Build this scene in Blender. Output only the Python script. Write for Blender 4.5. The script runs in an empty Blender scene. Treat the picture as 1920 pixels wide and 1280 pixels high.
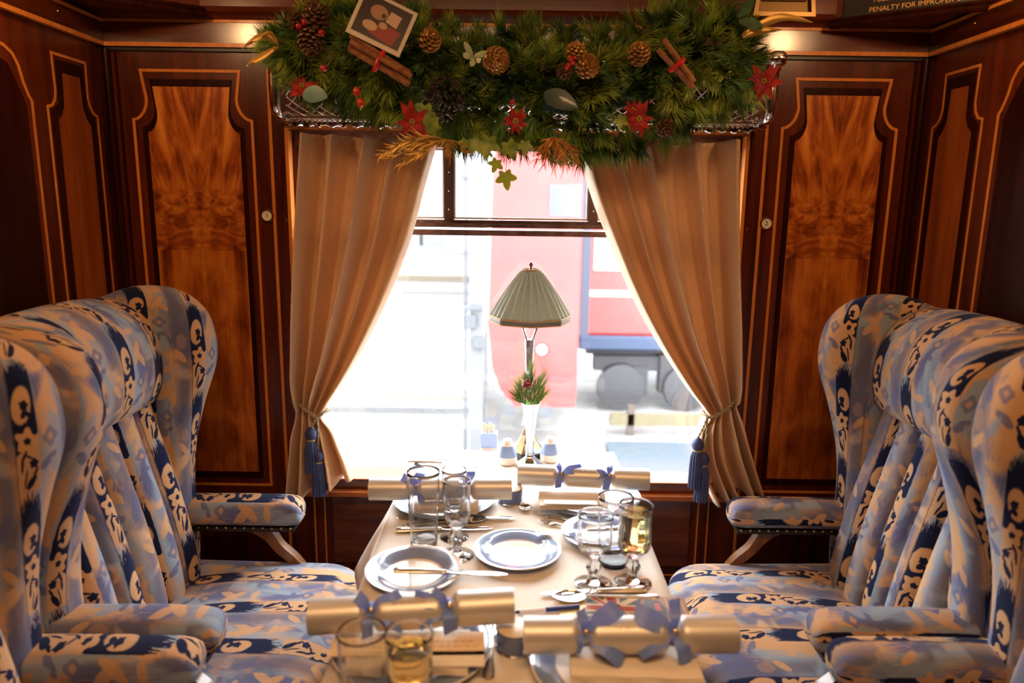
import bpy, math, random
from mathutils import Vector, Matrix
R_=math.radians; PI=math.pi
sc=bpy.context.scene
COL=sc.collection
# ------------------------------------------------------------------ camera
CAMH=1.43; FPX=1357.0; PITCH=R_(11.12); ROLL=R_(.78)
cd=bpy.data.cameras.new('camera'); camo=bpy.data.objects.new('camera',cd); COL.objects.link(camo)
cd.sensor_width=36; cd.lens=FPX/1920*36; cd.clip_start=.02; cd.clip_end=500
fw=Vector((0,math.cos(PITCH),-math.sin(PITCH))); r0=Vector((1,0,0)); u0=r0.cross(fw)
rr=r0*math.cos(ROLL)+u0*math.sin(ROLL); uu=-r0*math.sin(ROLL)+u0*math.cos(ROLL)
m=Matrix(((rr.x,uu.x,-fw.x,0),(rr.y,uu.y,-fw.y,0),(rr.z,uu.z,-fw.z,CAMH),(0,0,0,1)))
camo.matrix_world=m; sc.camera=camo
cd.dof.use_dof=True; cd.dof.focus_distance=1.85; cd.dof.aperture_fstop=2.2
sc.view_settings.view_transform='Standard'; sc.view_settings.look='None'; sc.view_settings.gamma=1
sc.view_settings.exposure=0.0; sc.view_settings.use_curve_mapping=False
sc.cycles.use_denoising=True
sc.cycles.max_bounces=10; sc.cycles.transmission_bounces=10; sc.cycles.transparent_max_bounces=12
sc.cycles.sample_clamp_indirect=6
# ------------------------------------------------------------------ world: overcast winter daylight
w=bpy.data.worlds.new('world'); sc.world=w; w.use_nodes=True
bg=w.node_tree.nodes['Background']; bg.inputs[0].default_value=(.93,.965,1,1); bg.inputs[1].default_value=26.0
pl=bpy.data.lights.new('window_daylight_portal','AREA'); pl.shape='RECTANGLE'; pl.size=1.16; pl.size_y=.98
pl.cycles.is_portal=True
po=bpy.data.objects.new('window_daylight_portal',pl); po.location=(0,2.13,1.11); po.rotation_euler=(-PI/2,0,0); COL.objects.link(po)
WARM=(1,.55,.25)
def lamp_light(name,kind,loc,e,size,rot=(0,0,0),col=WARM):
    l=bpy.data.lights.new(name,kind); l.energy=e; l.color=col
    if kind=='AREA': l.shape='RECTANGLE'; l.size=size[0]; l.size_y=size[1]
    else: l.shadow_soft_size=size
    o=bpy.data.objects.new(name,l); o.location=loc; o.rotation_euler=rot; COL.objects.link(o); return o
lamp_light('ceiling_light','AREA',(0,.1,2.22),21,(1.0,.35))
lamp_light('sconce_light','POINT',(-.90,1.36,1.965),6.5,.04)
lamp_light('sconce_light','POINT',(.90,1.36,1.965),6.5,.04)

def P(px,py,axis,val):
    """the point on the plane axis=val that lies on the line of sight of a pixel"""
    d=fw+rr*((px-960)/FPX)-uu*((py-640)/FPX); o=Vector((0,0,CAMH))
    return o+d*((val-o[axis])/d[axis])
TZ=.732
def T(px,py,z=TZ): return P(px,py,2,z)

# ------------------------------------------------------------------ node helpers
class N:
    """small arithmetic layer over shader math nodes"""
    def __init__(s,nt,v): s.nt=nt; s.v=v
    def _m(s,op,*a):
        n=s.nt.nodes.new('ShaderNodeMath'); n.operation=op
        for i,x in enumerate((s,)+a):
            x=x.v if isinstance(x,N) else x
            if isinstance(x,(int,float)): n.inputs[i].default_value=x
            else: s.nt.links.new(x,n.inputs[i])
        return N(s.nt,n.outputs[0])
    def __add__(s,o): return s._m('ADD',o)
    __radd__=__add__
    def __sub__(s,o): return s._m('SUBTRACT',o)
    def __rsub__(s,o): return N(s.nt,o)._m('SUBTRACT',s)
    def __mul__(s,o): return s._m('MULTIPLY',o)
    __rmul__=__mul__
    def __truediv__(s,o): return s._m('DIVIDE',o)
    def fr(s): return s._m('FRACT')
    def fl(s): return s._m('FLOOR')
    def ab(s): return s._m('ABSOLUTE')
    def mx(s,o): return s._m('MAXIMUM',o)
    def mn(s,o): return s._m('MINIMUM',o)
    def sq(s): return s._m('SQRT')
    def cos(s): return s._m('COSINE')
    def at(s,o): return s._m('ARCTAN2',o)
    def mod(s,o): return s._m('FLOORED_MODULO',o)
    def clamp(s): return s._m('MAXIMUM',0.0)._m('MINIMUM',1.0)
def S(n,k,v):
    if k in n.inputs: n.inputs[k].default_value=v
def newmat(name):
    m=bpy.data.materials.new(name); m.use_nodes=True
    nt=m.node_tree; b=nt.nodes['Principled BSDF']; return m,nt,b
def mat(name,col,rough=.5,metal=0,coat=0,sheen=0,trans=0,ior=1.45,emit=None,estr=0,alpha=1,spec=.5):
    m,nt,b=newmat(name)
    S(b,'Base Color',(*col,1)); S(b,'Roughness',rough); S(b,'Metallic',metal); S(b,'Coat Weight',coat)
    S(b,'Sheen Weight',sheen); S(b,'Transmission Weight',trans); S(b,'IOR',ior); S(b,'Specular IOR Level',spec)
    if emit: S(b,'Emission Color',(*emit,1)); S(b,'Emission Strength',estr)
    return m
def tex(nt,kind,vec=None,**k):
    n=nt.nodes.new('ShaderNodeTex'+kind)
    for a,v in k.items():
        if a in n.inputs: n.inputs[a].default_value=v
        else: setattr(n,a,v)
    if vec is not None: nt.links.new(vec,n.inputs['Vector'])
    return n
def coords(nt,kind='Object',scale=(1,1,1),rot=(0,0,0)):
    c=nt.nodes.new('ShaderNodeTexCoord'); mp=nt.nodes.new('ShaderNodeMapping')
    mp.inputs['Scale'].default_value=scale; mp.inputs['Rotation'].default_value=rot
    nt.links.new(c.outputs[kind],mp.inputs[0]); return mp.outputs[0]
def ramp(nt,fac,stops):
    n=nt.nodes.new('ShaderNodeValToRGB'); cr=n.color_ramp
    while len(cr.elements)<len(stops): cr.elements.new(.5)
    for e,(p,c) in zip(cr.elements,stops): e.position=p; e.color=(*c,1)
    nt.links.new(fac,n.inputs[0]); return n.outputs[0]
def mixc(nt,f,a,b,mode='MIX'):
    n=nt.nodes.new('ShaderNodeMix'); n.data_type='RGBA'; n.blend_type=mode
    for k,x in ((0,f),(6,a),(7,b)):
        if isinstance(x,N): x=x.v
        if isinstance(x,(int,float)): n.inputs[k].default_value=x
        elif isinstance(x,tuple): n.inputs[k].default_value=(*x,1)
        else: nt.links.new(x,n.inputs[k])
    return n.outputs[2]
def bump(nt,b,h,st,dist=.001):
    n=nt.nodes.new('ShaderNodeBump'); n.inputs['Strength'].default_value=st; n.inputs['Distance'].default_value=dist
    nt.links.new(h,n.inputs['Height']); nt.links.new(n.outputs[0],b.inputs['Normal'])
def noisy(name,c1,c2,scale,stretch=(1,1,1),rough=.5,lo=.35,hi=.65,bmp=0,**k):
    m=mat(name,c1,rough,**k); nt=m.node_tree; b=nt.nodes['Principled BSDF']
    t=tex(nt,'Noise',coords(nt,'Object',stretch),Scale=scale,Detail=4.0)
    nt.links.new(ramp(nt,t.outputs[0],[(lo,c1),(hi,c2)]),b.inputs['Base Color'])
    if bmp: bump(nt,b,t.outputs[0],bmp)
    return m
def wood(name,c1,c2,axis='z',sc_=30,rough=.3,coat=.6,streak=14,croug=.12,spec=.22):
    m,nt,b=newmat(name)
    st={'z':(1,1,.06),'x':(.06,1,1),'y':(1,.06,1)}[axis]
    v=coords(nt,'Object',st)
    t=tex(nt,'Noise',v,Scale=sc_,Detail=6.0,Distortion=.6)
    t2=tex(nt,'Noise',v,Scale=sc_*streak/2,Detail=2.0)
    f=N(nt,t.outputs[0])*.7+N(nt,t2.outputs[0])*.3
    nt.links.new(ramp(nt,f.v,[(.34,c1),(.66,c2)]),b.inputs['Base Color'])
    S(b,'Roughness',rough); S(b,'Coat Weight',coat); S(b,'Coat Roughness',croug)
    S(b,'Specular IOR Level',spec); bump(nt,b,f.v,.06); return m
def burl(name,cx):
    """book-matched crotch veneer, mirrored about x=cx"""
    m,nt,b=newmat(name)
    c=nt.nodes.new('ShaderNodeTexCoord'); sx=nt.nodes.new('ShaderNodeSeparateXYZ'); nt.links.new(c.outputs['Object'],sx.inputs[0])
    x=(N(nt,sx.outputs[0])-cx).ab(); z=N(nt,sx.outputs[2])
    # figure flows up and outwards from the seam near the top, straight below
    up=((z-1.28)*6).clamp()
    q=x*(1+up*2.0)-up*(z-1.5)*.55
    cb=nt.nodes.new('ShaderNodeCombineXYZ'); nt.links.new(q.v,cb.inputs[0]); nt.links.new((z*(.05+up*.35)).v,cb.inputs[2]); nt.links.new((x*.6).v,cb.inputs[1])
    t=tex(nt,'Noise',cb.outputs[0],Scale=13.0,Detail=5.0,Distortion=1.1)
    t2=tex(nt,'Noise',cb.outputs[0],Scale=190.0,Detail=3.0)
    cb2=nt.nodes.new('ShaderNodeCombineXYZ'); nt.links.new((x*1.2).v,cb2.inputs[0]); nt.links.new((z*.5).v,cb2.inputs[2])
    t3=tex(nt,'Noise',cb2.outputs[0],Scale=14.0,Detail=3.0,Distortion=.8)
    f=N(nt,t.outputs[0])*.5+N(nt,t2.outputs[0])*.12+N(nt,t3.outputs[0])*.38
    col=ramp(nt,f.v,[(.36,(.10,.016,.002)),(.46,(.30,.065,.007)),(.55,(.52,.15,.018)),(.66,(.74,.28,.045))])
    # two dark knots beside the seam
    kx=(x-.055)/.024; kz=(z-1.405)/.009; d=(kx*kx+kz*kz).sq()
    kn=(1.0-d+(N(nt,t.outputs[0])-.5)*2.2).clamp()*.55
    col=mixc(nt,kn,col,(.06,.012,.003))
    nt.links.new(col,b.inputs['Base Color'])
    S(b,'Roughness',.32); S(b,'Coat Weight',.2); S(b,'Coat Roughness',.12); S(b,'Specular IOR Level',.3); return m
def fabric(name):
    """woven moquette: navy bands with blossoms between mottled tan and periwinkle"""
    m,nt,b=newmat(name)
    c=nt.nodes.new('ShaderNodeUVMap'); sx=nt.nodes.new('ShaderNodeSeparateXYZ'); nt.links.new(c.outputs[0],sx.inputs[0])
    uvv=c.outputs[0]
    def noise(su,sv,scale=1.0,det=3.0,dist=0.0):
        mp=nt.nodes.new('ShaderNodeMapping'); mp.inputs['Scale'].default_value=(su,sv,1); nt.links.new(uvv,mp.inputs[0])
        return N(nt,tex(nt,'Noise',mp.outputs[0],Scale=scale,Detail=det,Distortion=dist).outputs[0])
    rag=noise(420,40,1,2); wob=noise(60,60,1,2)
    u=N(nt,sx.outputs[0]); v=N(nt,sx.outputs[1])
    PU=.14; PV=.235
    cell=(u/PU).fl(); x0=((u/PU).fr()-.5)*PU; x=x0+(wob-.5)*.004
    t=(0-v)/PV+cell.mod(2)*.5+cell*.13; t=t.fr(); y0=t*PV; y=y0+(wob-.5)*.004    # metres down from the spike
    def ell(cx,cy,a,bb,ang=0,k=6):
        dx=x-cx; dy=y-cy; ca,sa=math.cos(R_(ang)),math.sin(R_(ang))
        p=(dx*ca+dy*sa)/a; q=(dy*ca-dx*sa)/bb
        return ((1-(p*p+q*q).sq())*k+.5).clamp()
    def flower(cx,cy,r,n=5,amp=.28,ph=0.,w=.0012):
        dx=x-cx; dy=y-cy; rr_=(dx*dx+dy*dy).sq(); th=dy.at(dx)
        return (((th*n+ph).cos()*amp+1)*r-rr_).__truediv__(w)._m('ADD',.5).clamp()
    TAN=(.56,.33,.165); NAVY=(.005,.010,.042); PERI=(.115,.130,.245); SKY=(.26,.32,.39); GREY=(.125,.12,.17)
    # mottled ground
    n1=noise(11,6.5,1,2,.4); n2=noise(22,5,1,2,.5); n3=noise(9,16,1,2)
    g=((n1+(rag-.5)*.30-.535)*8+.5).clamp()
    g2=((n2+(rag-.5)*.25-.53)*6+.5).clamp()
    col=mixc(nt,g,TAN,PERI); col=mixc(nt,g2,col,SKY)
    gz=((x0+.045)/.02); gz=(1.4-gz.ab()).clamp()*((n3-.42)*12+.5).clamp()
    col=mixc(nt,gz*.8,col,GREY)
    # pale leaves and hatching between the bands
    for (cx,cy,a,bb,an,cc) in ((.046,.085,.010,.030,35,TAN),(.058,.10,.009,.026,-35,TAN),(.040,.19,.008,.022,60,PERI),(-.052,.06,.010,.026,20,PERI),
                               (-.050,.15,.008,.020,-40,TAN),(.056,.205,.008,.020,-25,SKY),(.05,.035,.008,.018,80,TAN)):
        col=mixc(nt,ell(cx,cy,a,bb,an)*.85,col,cc)
    col=mixc(nt,flower(.046,.150,.015,4,.14)*.7,col,PERI); col=mixc(nt,flower(.046,.150,.006,4,.1)*.7,col,TAN)
    hx=(x0+.045); hm=((hx*2+y0)*700).cos(); hm=(hm*3).clamp()*(1-((hx/.014)*(hx/.014)+((y-.115)/.02)*((y-.115)/.02))).clamp()._m('MULTIPLY',3.0).clamp()
    col=mixc(nt,hm*.7,col,TAN)
    # band: tan ground, then navy solid with a ragged start
    inb=((.0215-x.ab())*900+.5).clamp()
    col=mixc(nt,inb*((y-.14)*300).clamp()*.9,col,TAN)
    sp=((y0-x.ab()*.9-(rag-.42)*.10+.004)*260).clamp()*((.158-x*.9-y)*400).clamp()
    navy=inb*sp
    leaf=ell(-.003,.094,.0165,.029,14)
    navy=navy*(1-leaf)
    col=mixc(nt,navy,col,NAVY); col=mixc(nt,leaf*inb,col,TAN)
    # navy five-petal sprig in the leaf
    k=flower(.002,.094,.0078,5,.16,.5)
    k=k.mx(ell(-.001,.107,.0045,.008,30)).mx(ell(.007,.108,.004,.006,-30))
    col=mixc(nt,k,col,NAVY)
    fl=flower(0,.150,.0185,5,.20,.6); col=mixc(nt,fl,col,TAN)
    k=flower(0,.150,.0062,5,.14,2)
    k=k.mx(flower(.009,.188,.0082,5,.14,1)).mx(ell(-.008,.176,.0028,.012,28)).mx(ell(-.012,.192,.0025,.012,8)).mx(ell(.0,.176,.0022,.009,-60)).mx(ell(.012,.203,.003,.009,35))
    k=k.mx(ell(.003,.221,.0062,.0155,35)).mx(ell(-.007,.214,.0018,.018,12))
    col=mixc(nt,k,col,NAVY)
    edge=((.0012-(x+.0225).ab())*1600).clamp()
    col=mixc(nt,edge*.7,col,NAVY)
    # ribs of the weave
    rib=(u*2300).cos(); wv=rib*.5+.5
    col=mixc(nt,wv*.32*noise(300,25,1,1),col,(.05,.045,.07))
    nt.links.new(col,b.inputs['Base Color']); S(b,'Roughness',.85); S(b,'Sheen Weight',.08); S(b,'Sheen Roughness',.4); S(b,'Specular IOR Level',.1)
    bump(nt,b,(wv*.5+wob*.5).v,.25,.0008)
    return m
def thin_fresnel(nt):
    # same reflectance on entering and leaving faces
    ge=nt.nodes.new('ShaderNodeNewGeometry'); io=N(nt,ge.outputs['Backfacing'])*(1/1.5-1.5)+1.5
    fr=nt.nodes.new('ShaderNodeFresnel'); nt.links.new(io.v,fr.inputs[0]); return fr
def glassmat(name,col=(1,1,1),ior=1.45,k=1.):
    m=mat(name,col,0.0,trans=1,ior=ior); nt=m.node_tree; b=nt.nodes['Principled BSDF']; o=nt.nodes['Material Output']
    t=nt.nodes.new('ShaderNodeBsdfTransparent'); x=nt.nodes.new('ShaderNodeMixShader'); x.inputs[0].default_value=k
    t.inputs[0].default_value=(*col,1); gg=nt.nodes.new('ShaderNodeBsdfGlossy'); gg.inputs['Roughness'].default_value=.02
    fr=thin_fresnel(nt); x2=nt.nodes.new('ShaderNodeMixShader')
    nt.links.new(fr.outputs[0],x2.inputs[0]); nt.links.new(t.outputs[0],x2.inputs[1]); nt.links.new(gg.outputs[0],x2.inputs[2])
    nt.links.new(x2.outputs[0],x.inputs[1]); nt.links.new(b.outputs[0],x.inputs[2]); nt.links.new(x.outputs[0],o.inputs[0]); return m
def panemat(name,col=(1,1,1),f=.08):
    m=bpy.data.materials.new(name); m.use_nodes=True; nt=m.node_tree; nt.nodes.clear()
    o=nt.nodes.new('ShaderNodeOutputMaterial'); t=nt.nodes.new('ShaderNodeBsdfTransparent'); g=nt.nodes.new('ShaderNodeBsdfGlossy'); x=nt.nodes.new('ShaderNodeMixShader')
    t.inputs[0].default_value=(*col,1); g.inputs['Roughness'].default_value=.0
    fr=thin_fresnel(nt)
    nt.links.new(fr.outputs[0],x.inputs[0]); nt.links.new(t.outputs[0],x.inputs[1]); nt.links.new(g.outputs[0],x.inputs[2]); nt.links.new(x.outputs[0],o.inputs[0])
    return m
def cloth(name,col,transl=.25,rough=.5,sheen=.3,col2=None):
    m,nt,b=newmat(name); S(b,'Base Color',(*col,1)); S(b,'Roughness',rough); S(b,'Sheen Weight',sheen)
    if col2:
        t=tex(nt,'Noise',coords(nt,'Object',(1,1,.3)),Scale=300.0,Detail=2.0)
        nt.links.new(ramp(nt,t.outputs[0],[(.3,col),(.7,col2)]),b.inputs['Base Color'])
    o=nt.nodes['Material Output']; tr=nt.nodes.new('ShaderNodeBsdfTranslucent'); x=nt.nodes.new('ShaderNodeMixShader')
    tr.inputs[0].default_value=(*col,1); x.inputs[0].default_value=transl
    nt.links.new(b.outputs[0],x.inputs[1]); nt.links.new(tr.outputs[0],x.inputs[2]); nt.links.new(x.outputs[0],o.inputs[0]); return m

# ------------------------------------------------------------------ geometry helpers
class G:
    def __init__(s): s.v=[]; s.f=[]; s.uv=None; s.loopuv=[]
    def add(s,vs,fs,uvs=None):
        n=len(s.v); s.v+= [tuple(v) for v in vs]
        for i,f in enumerate(fs):
            s.f.append([a+n for a in f]); s.loopuv.append(uvs[i] if uvs else None)
        return s
    def box(s,c,d,rot=None):
        c=Vector(c); vs=[]
        for z in (-1,1):
            for y in (-1,1):
                for x in (-1,1):
                    v=Vector((x*d[0]/2,y*d[1]/2,z*d[2]/2)); 
                    if rot is not None: v=rot@v
                    vs.append(c+v)
        return s.add(vs,[(0,2,3,1),(4,5,7,6),(0,1,5,4),(2,6,7,3),(0,4,6,2),(1,3,7,5)])
    def b2(s,x0,x1,y0,y1,z0,z1): return s.box(((x0+x1)/2,(y0+y1)/2,(z0+z1)/2),(x1-x0,y1-y0,z1-z0))
    def rbox(s,x0,x1,y0,y1,z0,z1,r=.004):
        """box with chamfered edges, made of three stacked outlines per side"""
        def out(k,z):
            return [(x0+k,y0+r),(x0+r,y0+k),(x1-r,y0+k),(x1-k,y0+r),(x1-k,y1-r),(x1-r,y1-k),(x0+r,y1-k),(x0+k,y1-r)],z
        rings=[]
        for k,z in ((r,z0),(0,z0+r),(0,z1-r),(r,z1)):
            o=[(x0+k,y0+r+ (k)),(x0+r+k,y0+k),(x1-r-k,y0+k),(x1-k,y0+r+k),(x1-k,y1-r-k),(x1-r-k,y1-k),(x0+r+k,y1-k),(x0+k,y1-r-k)]
            rings.append([(a,b_,z) for a,b_ in o])
        return s.loft(rings,caps=True)
    def loft(s,rings,caps=True,closed=True,loop=False,uvf=None):
        n=len(rings[0]); vs=[p for r in rings for p in r]; fs=[]; uvs=[]
        m=len(rings)
        for i in range(m if loop else m-1):
            for j in range(n if closed else n-1):
                a=i*n+j; b=i*n+(j+1)%n; c=((i+1)%m)*n+(j+1)%n; d=((i+1)%m)*n+j
                fs.append((a,b,c,d)); uvs.append([uvf(i,j),uvf(i,j+1),uvf(i+1,j+1),uvf(i+1,j)] if uvf else None)
        if caps and not loop:
            fs.append(tuple(range(n-1,-1,-1))); uvs.append([uvf(0,j) for j in range(n-1,-1,-1)] if uvf else None)
            fs.append(tuple((m-1)*n+j for j in range(n))); uvs.append([uvf(m-1,j) for j in range(n)] if uvf else None)
        return s.add(vs,fs,uvs)
    def tube(s,pts,r,n=8,caps=True,flat=None,loop=False):
        pts=[Vector(p) for p in pts]; rings=[]; prev=None; m=len(pts)
        for i,p in enumerate(pts):
            a=pts[(i-1)%m] if loop else pts[max(i-1,0)]; b=pts[(i+1)%m] if loop else pts[min(i+1,m-1)]
            t=(b-a).normalized() if (b-a).length>1e-9 else Vector((0,0,1))
            if prev is None:
                up=Vector((0,0,1)) if abs(t.z)<.9 else Vector((1,0,0)); x=t.cross(up).normalized()
            else:
                x=(prev-t*prev.dot(t)); x=x.normalized() if x.length>1e-6 else t.orthogonal().normalized()
            prev=x; y=t.cross(x)
            ri=r[i] if isinstance(r,(list,tuple)) else r
            fl=flat or 1
            rings.append([p+x*math.cos(2*PI*k/n)*ri+y*math.sin(2*PI*k/n)*ri*fl for k in range(n)])
        return s.loft(rings,caps,loop=loop)
    def lathe(s,prof,c=(0,0,0),n=32,rib=None,rot=None):
        """prof: list of (r,z); r=0 at an end closes it"""
        c=Vector(c); vs=[]; fs=[]; rows=[]
        for i,(r,z) in enumerate(prof):
            if r<1e-6: rows.append([len(vs)]); p=Vector((0,0,z)); vs.append(c+(rot@p if rot is not None else p))
            else:
                row=[]
                for k in range(n):
                    a=2*PI*k/n; q=r*(1+(rib(a,i,z) if rib else 0)); p=Vector((q*math.cos(a),q*math.sin(a),z))
                    row.append(len(vs)); vs.append(c+(rot@p if rot is not None else p))
                rows.append(row)
        for A,B in zip(rows,rows[1:]):
            if len(A)==1 and len(B)==1: continue
            for k in range(n):
                k2=(k+1)%n
                if len(A)==1: fs.append((A[0],B[k2],B[k]))
                elif len(B)==1: fs.append((A[k],A[k2],B[0]))
                else: fs.append((A[k],A[k2],B[k2],B[k]))
        return s.add(vs,fs)
    def ball(s,c,r,n=12,sz=1,rot=None):
        m=max(6,n//2+1); return s.lathe([(r*math.sin(PI*i/m) if 0<i<m else 0,-r*sz*math.cos(PI*i/m)) for i in range(m+1)],c,n,rot=rot)
    def prism(s,poly,a0,a1,axis):
        """2-D outline extruded along axis (1: poly is x,z ; 0: y,z ; 2: x,y)"""
        def mk(p,a): return {1:(p[0],a,p[1]),0:(a,p[0],p[1]),2:(p[0],p[1],a)}[axis]
        n=len(poly); vs=[mk(p,a0) for p in poly]+[mk(p,a1) for p in poly]
        fs=[tuple(range(n))[::-1],tuple(range(n,2*n))]+[(i,(i+1)%n,n+(i+1)%n,n+i) for i in range(n)]
        return s.add(vs,fs)
    def ribbon(s,poly,w,a0,a1,axis,closed=False):
        """a strip of width w following a 2-D polyline, thickness a0..a1 along axis"""
        pts=[Vector(p) for p in poly]; n=len(pts); L=[]; Rr=[]
        for i,p in enumerate(pts):
            a=pts[i-1] if (i>0 or closed) else p; b=pts[(i+1)%n] if (i<n-1 or closed) else p
            d1=(p-a).normalized() if (p-a).length>0 else None; d2=(b-p).normalized() if (b-p).length>0 else None
            if d1 is None: d1=d2
            if d2 is None: d2=d1
            n1=Vector((-d1.y,d1.x)); n2=Vector((-d2.y,d2.x)); nn=(n1+n2); 
            nn=nn.normalized() if nn.length>1e-6 else n1
            k=1/max(.45,nn.dot(n1)); L.append(p+nn*w/2*k); Rr.append(p-nn*w/2*k)
        def mk(p,a): return {1:(p[0],a,p[1]),0:(a,p[0],p[1]),2:(p[0],p[1],a)}[axis]
        rings=[[mk(L[i],a0),mk(Rr[i],a0),mk(Rr[i],a1),mk(L[i],a1)] for i in range(n)]
        return s.loft(rings,caps=not closed,loop=closed)
    def build(s,name,mt,parent=None,uvf=None,smooth=35,loc=None,sub=0):
        me=bpy.data.meshes.new(name); me.from_pydata(s.v,[],s.f); 
        for q in (mt if isinstance(mt,(list,tuple)) else [mt]): me.materials.append(q)
        if uvf or any(s.loopuv):
            ul=me.uv_layers.new(name='UVMap')
            for p in me.polygons:
                lu=s.loopuv[p.index]
                for k,li in enumerate(p.loop_indices):
                    if lu: ul.data[li].uv=lu[k]
                    else:
                        vi=me.loops[li].vertex_index; ul.data[li].uv=uvf(me.vertices[vi].co,p.normal) if uvf else (0,0)
        import bmesh
        bm=bmesh.new(); bm.from_mesh(me); bmesh.ops.recalc_face_normals(bm,faces=bm.faces); bm.to_mesh(me); bm.free()
        if smooth:
            for p in me.polygons: p.use_smooth=True
            try: me.set_sharp_from_angle(angle=R_(smooth))
            except Exception: pass
        o=bpy.data.objects.new(name,me); COL.objects.link(o)
        if parent is not None: o.parent=parent
        if loc is not None: o.location=loc
        if sub:
            md=o.modifiers.new('sub','SUBSURF'); md.levels=sub; md.render_levels=sub
        return o
def tag(o,label,cat,group=None,kind=None):
    if label: o['label']=label
    if cat: o['category']=cat
    if group: o['group']=group
    if kind: o['kind']=kind
    return o
def struct(o): o['kind']='structure'; return o
def thing(name,label,cat,loc=(0,0,0),rotz=0,group=None):
    o=bpy.data.objects.new(name,None); COL.objects.link(o); o.empty_display_size=.05
    o.location=loc; o.rotation_euler=(0,0,rotz); return tag(o,label,cat,group)
def dup(root,loc=None,rot=None,label=None,group=None,scale=None):
    def cp(o,par):
        c=o.copy(); COL.objects.link(c)
        if par is not None: c.parent=par
        for ch in list(o.children): cp(ch,c)
        return c
    r=cp(root,None)
    if loc is not None: r.location=loc
    if rot is not None: r.rotation_euler=rot
    if scale is not None: r.scale=(scale,)*3 if isinstance(scale,(int,float)) else scale
    if label: r['label']=label
    if group: r['group']=group
    return r
def spline(pts,n):
    """Catmull-Rom through points"""
    pts=[Vector(p) for p in pts]; out=[]; m=len(pts)
    for i in range(m-1):
        p0=pts[max(i-1,0)]; p1=pts[i]; p2=pts[i+1]; p3=pts[min(i+2,m-1)]
        for k in range(n):
            t=k/n; out.append(.5*((2*p1)+(p2-p0)*t+(2*p0-5*p1+4*p2-p3)*t*t+(3*p1-p0-3*p2+p3)*t**3))
    out.append(pts[-1]); return out
def pillow(poly,a0,a1,axis,r,steps=4,g=None,crown=0):
    """outline extruded between a0 and a1 with softly rounded rims; poly counter-clockwise"""
    pts=[Vector(p) for p in poly]; n=len(pts)
    area=sum(pts[i].x*pts[(i+1)%n].y-pts[(i+1)%n].x*pts[i].y for i in range(n))
    if area<0: pts=pts[::-1]
    nr=[]
    for i in range(n):
        d=(pts[(i+1)%n]-pts[i-1]).normalized(); nr.append(Vector((d.y,-d.x)))
    cen=sum(pts,Vector((0,0)))/n
    arc=[0]
    for i in range(n): arc.append(arc[-1]+(pts[(i+1)%n]-pts[i]).length)
    def mk(p,a): return {1:(p[0],a,p[1]),0:(a,p[0],p[1]),2:(p[0],p[1],a)}[axis]
    rings=[]
    s_=1 if a1>a0 else -1
    for k in range(steps+1):
        th=PI/2*k/steps; ins=r*(1-math.sin(th)); off=r*(1-math.cos(th))
        rings.append(([p-q*ins for p,q in zip(pts,nr)],a0+s_*off))
    mid=(a0+a1)/2
    for k in range(steps,-1,-1):
        th=PI/2*k/steps; ins=r*(1-math.sin(th)); off=r*(1-math.cos(th))
        rings.append(([p-q*ins for p,q in zip(pts,nr)],a1-s_*off))
    # extra inner rings for crowned faces
    inner0=[]; inner1=[]
    for k,(sc_,h) in enumerate(((.75,.45),(.5,.8),(.25,.95))):
        base=rings[0][0]; inner0.append(([cen+(p-cen)*sc_ for p in base],a0-s_*crown*h))
        inner1.append(([cen+(p-cen)*sc_ for p in rings[-1][0]],a1+s_*crown*h))
    allr=inner0[::-1]+rings+inner1
    g=g or G()
    vs=[]; 
    R3=[[mk(p,a) for p in rp] for rp,a in allr]
    g.loft(R3,caps=False)
    b=len(g.v)-len(R3)*n
    g.v.append(mk(cen,a0-s_*crown)); c0=len(g.v)-1; g.v.append(mk(cen,a1+s_*crown)); c1=len(g.v)-1
    for j in range(n):
        g.f.append([b+(j+1)%n,b+j,c0]); g.loopuv.append(None)
        e=b+(len(R3)-1)*n; g.f.append([e+j,e+(j+1)%n,c1]); g.loopuv.append(None)
    return g
# ================================================================== materials
MAHOG=wood('mahogany',(.036,.005,.001),(.13,.020,.004),'z',26,.30,.15)
MAHOGX=wood('mahogany_crosswise',(.036,.005,.001),(.14,.024,.005),'x',26,.3,.8,croug=.16)
MAHOGY=wood('mahogany_lengthwise',(.03,.005,.001),(.10,.018,.004),'y',26,.32,.22)
DARKW=wood('dark_cross_banding',(.012,.002,.001),(.034,.006,.002),'z',30,.34,.0,spec=.08)
INLAY=wood('boxwood_inlay',(.50,.15,.018),(.68,.24,.04),'z',60,.4,.2)
VENEER=wood('plain_veneer',(.17,.03,.005),(.36,.085,.012),'z',22,.35,.2)
BURL_L=burl('crotch_veneer',-.853); BURL_R=burl('crotch_veneer_right',.863)
WALNUT=wood('walnut_arm',(.11,.04,.012),(.26,.11,.035),'z',30,.35,.5)
CHROME=mat('chrome',(.72,.70,.66),.13,1)
SILVER=mat('silver',(.80,.78,.74),.12,1)
SILVERB=mat('brushed_silver',(.66,.62,.55),.3,1)
BRASS=mat('brass',(.62,.40,.13),.25,1)
GOLD=mat('gold_paint',(.55,.32,.07),.38,.75)
BLACK=mat('black',(.01,.009,.009),.4)
FRAME=noisy('window_frame_bronze',(.10,.045,.035),(.22,.12,.10),40,rough=.4,metal=.3)
RUBBER=mat('cream_enamel',(.62,.56,.5),.4)
FAB=fabric('moquette')
# ================================================================== room shell
WX0,WX1,WZ0,WZ1=-.590,.600,.636,1.600
XL,XR=-1.08,1.08
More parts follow.
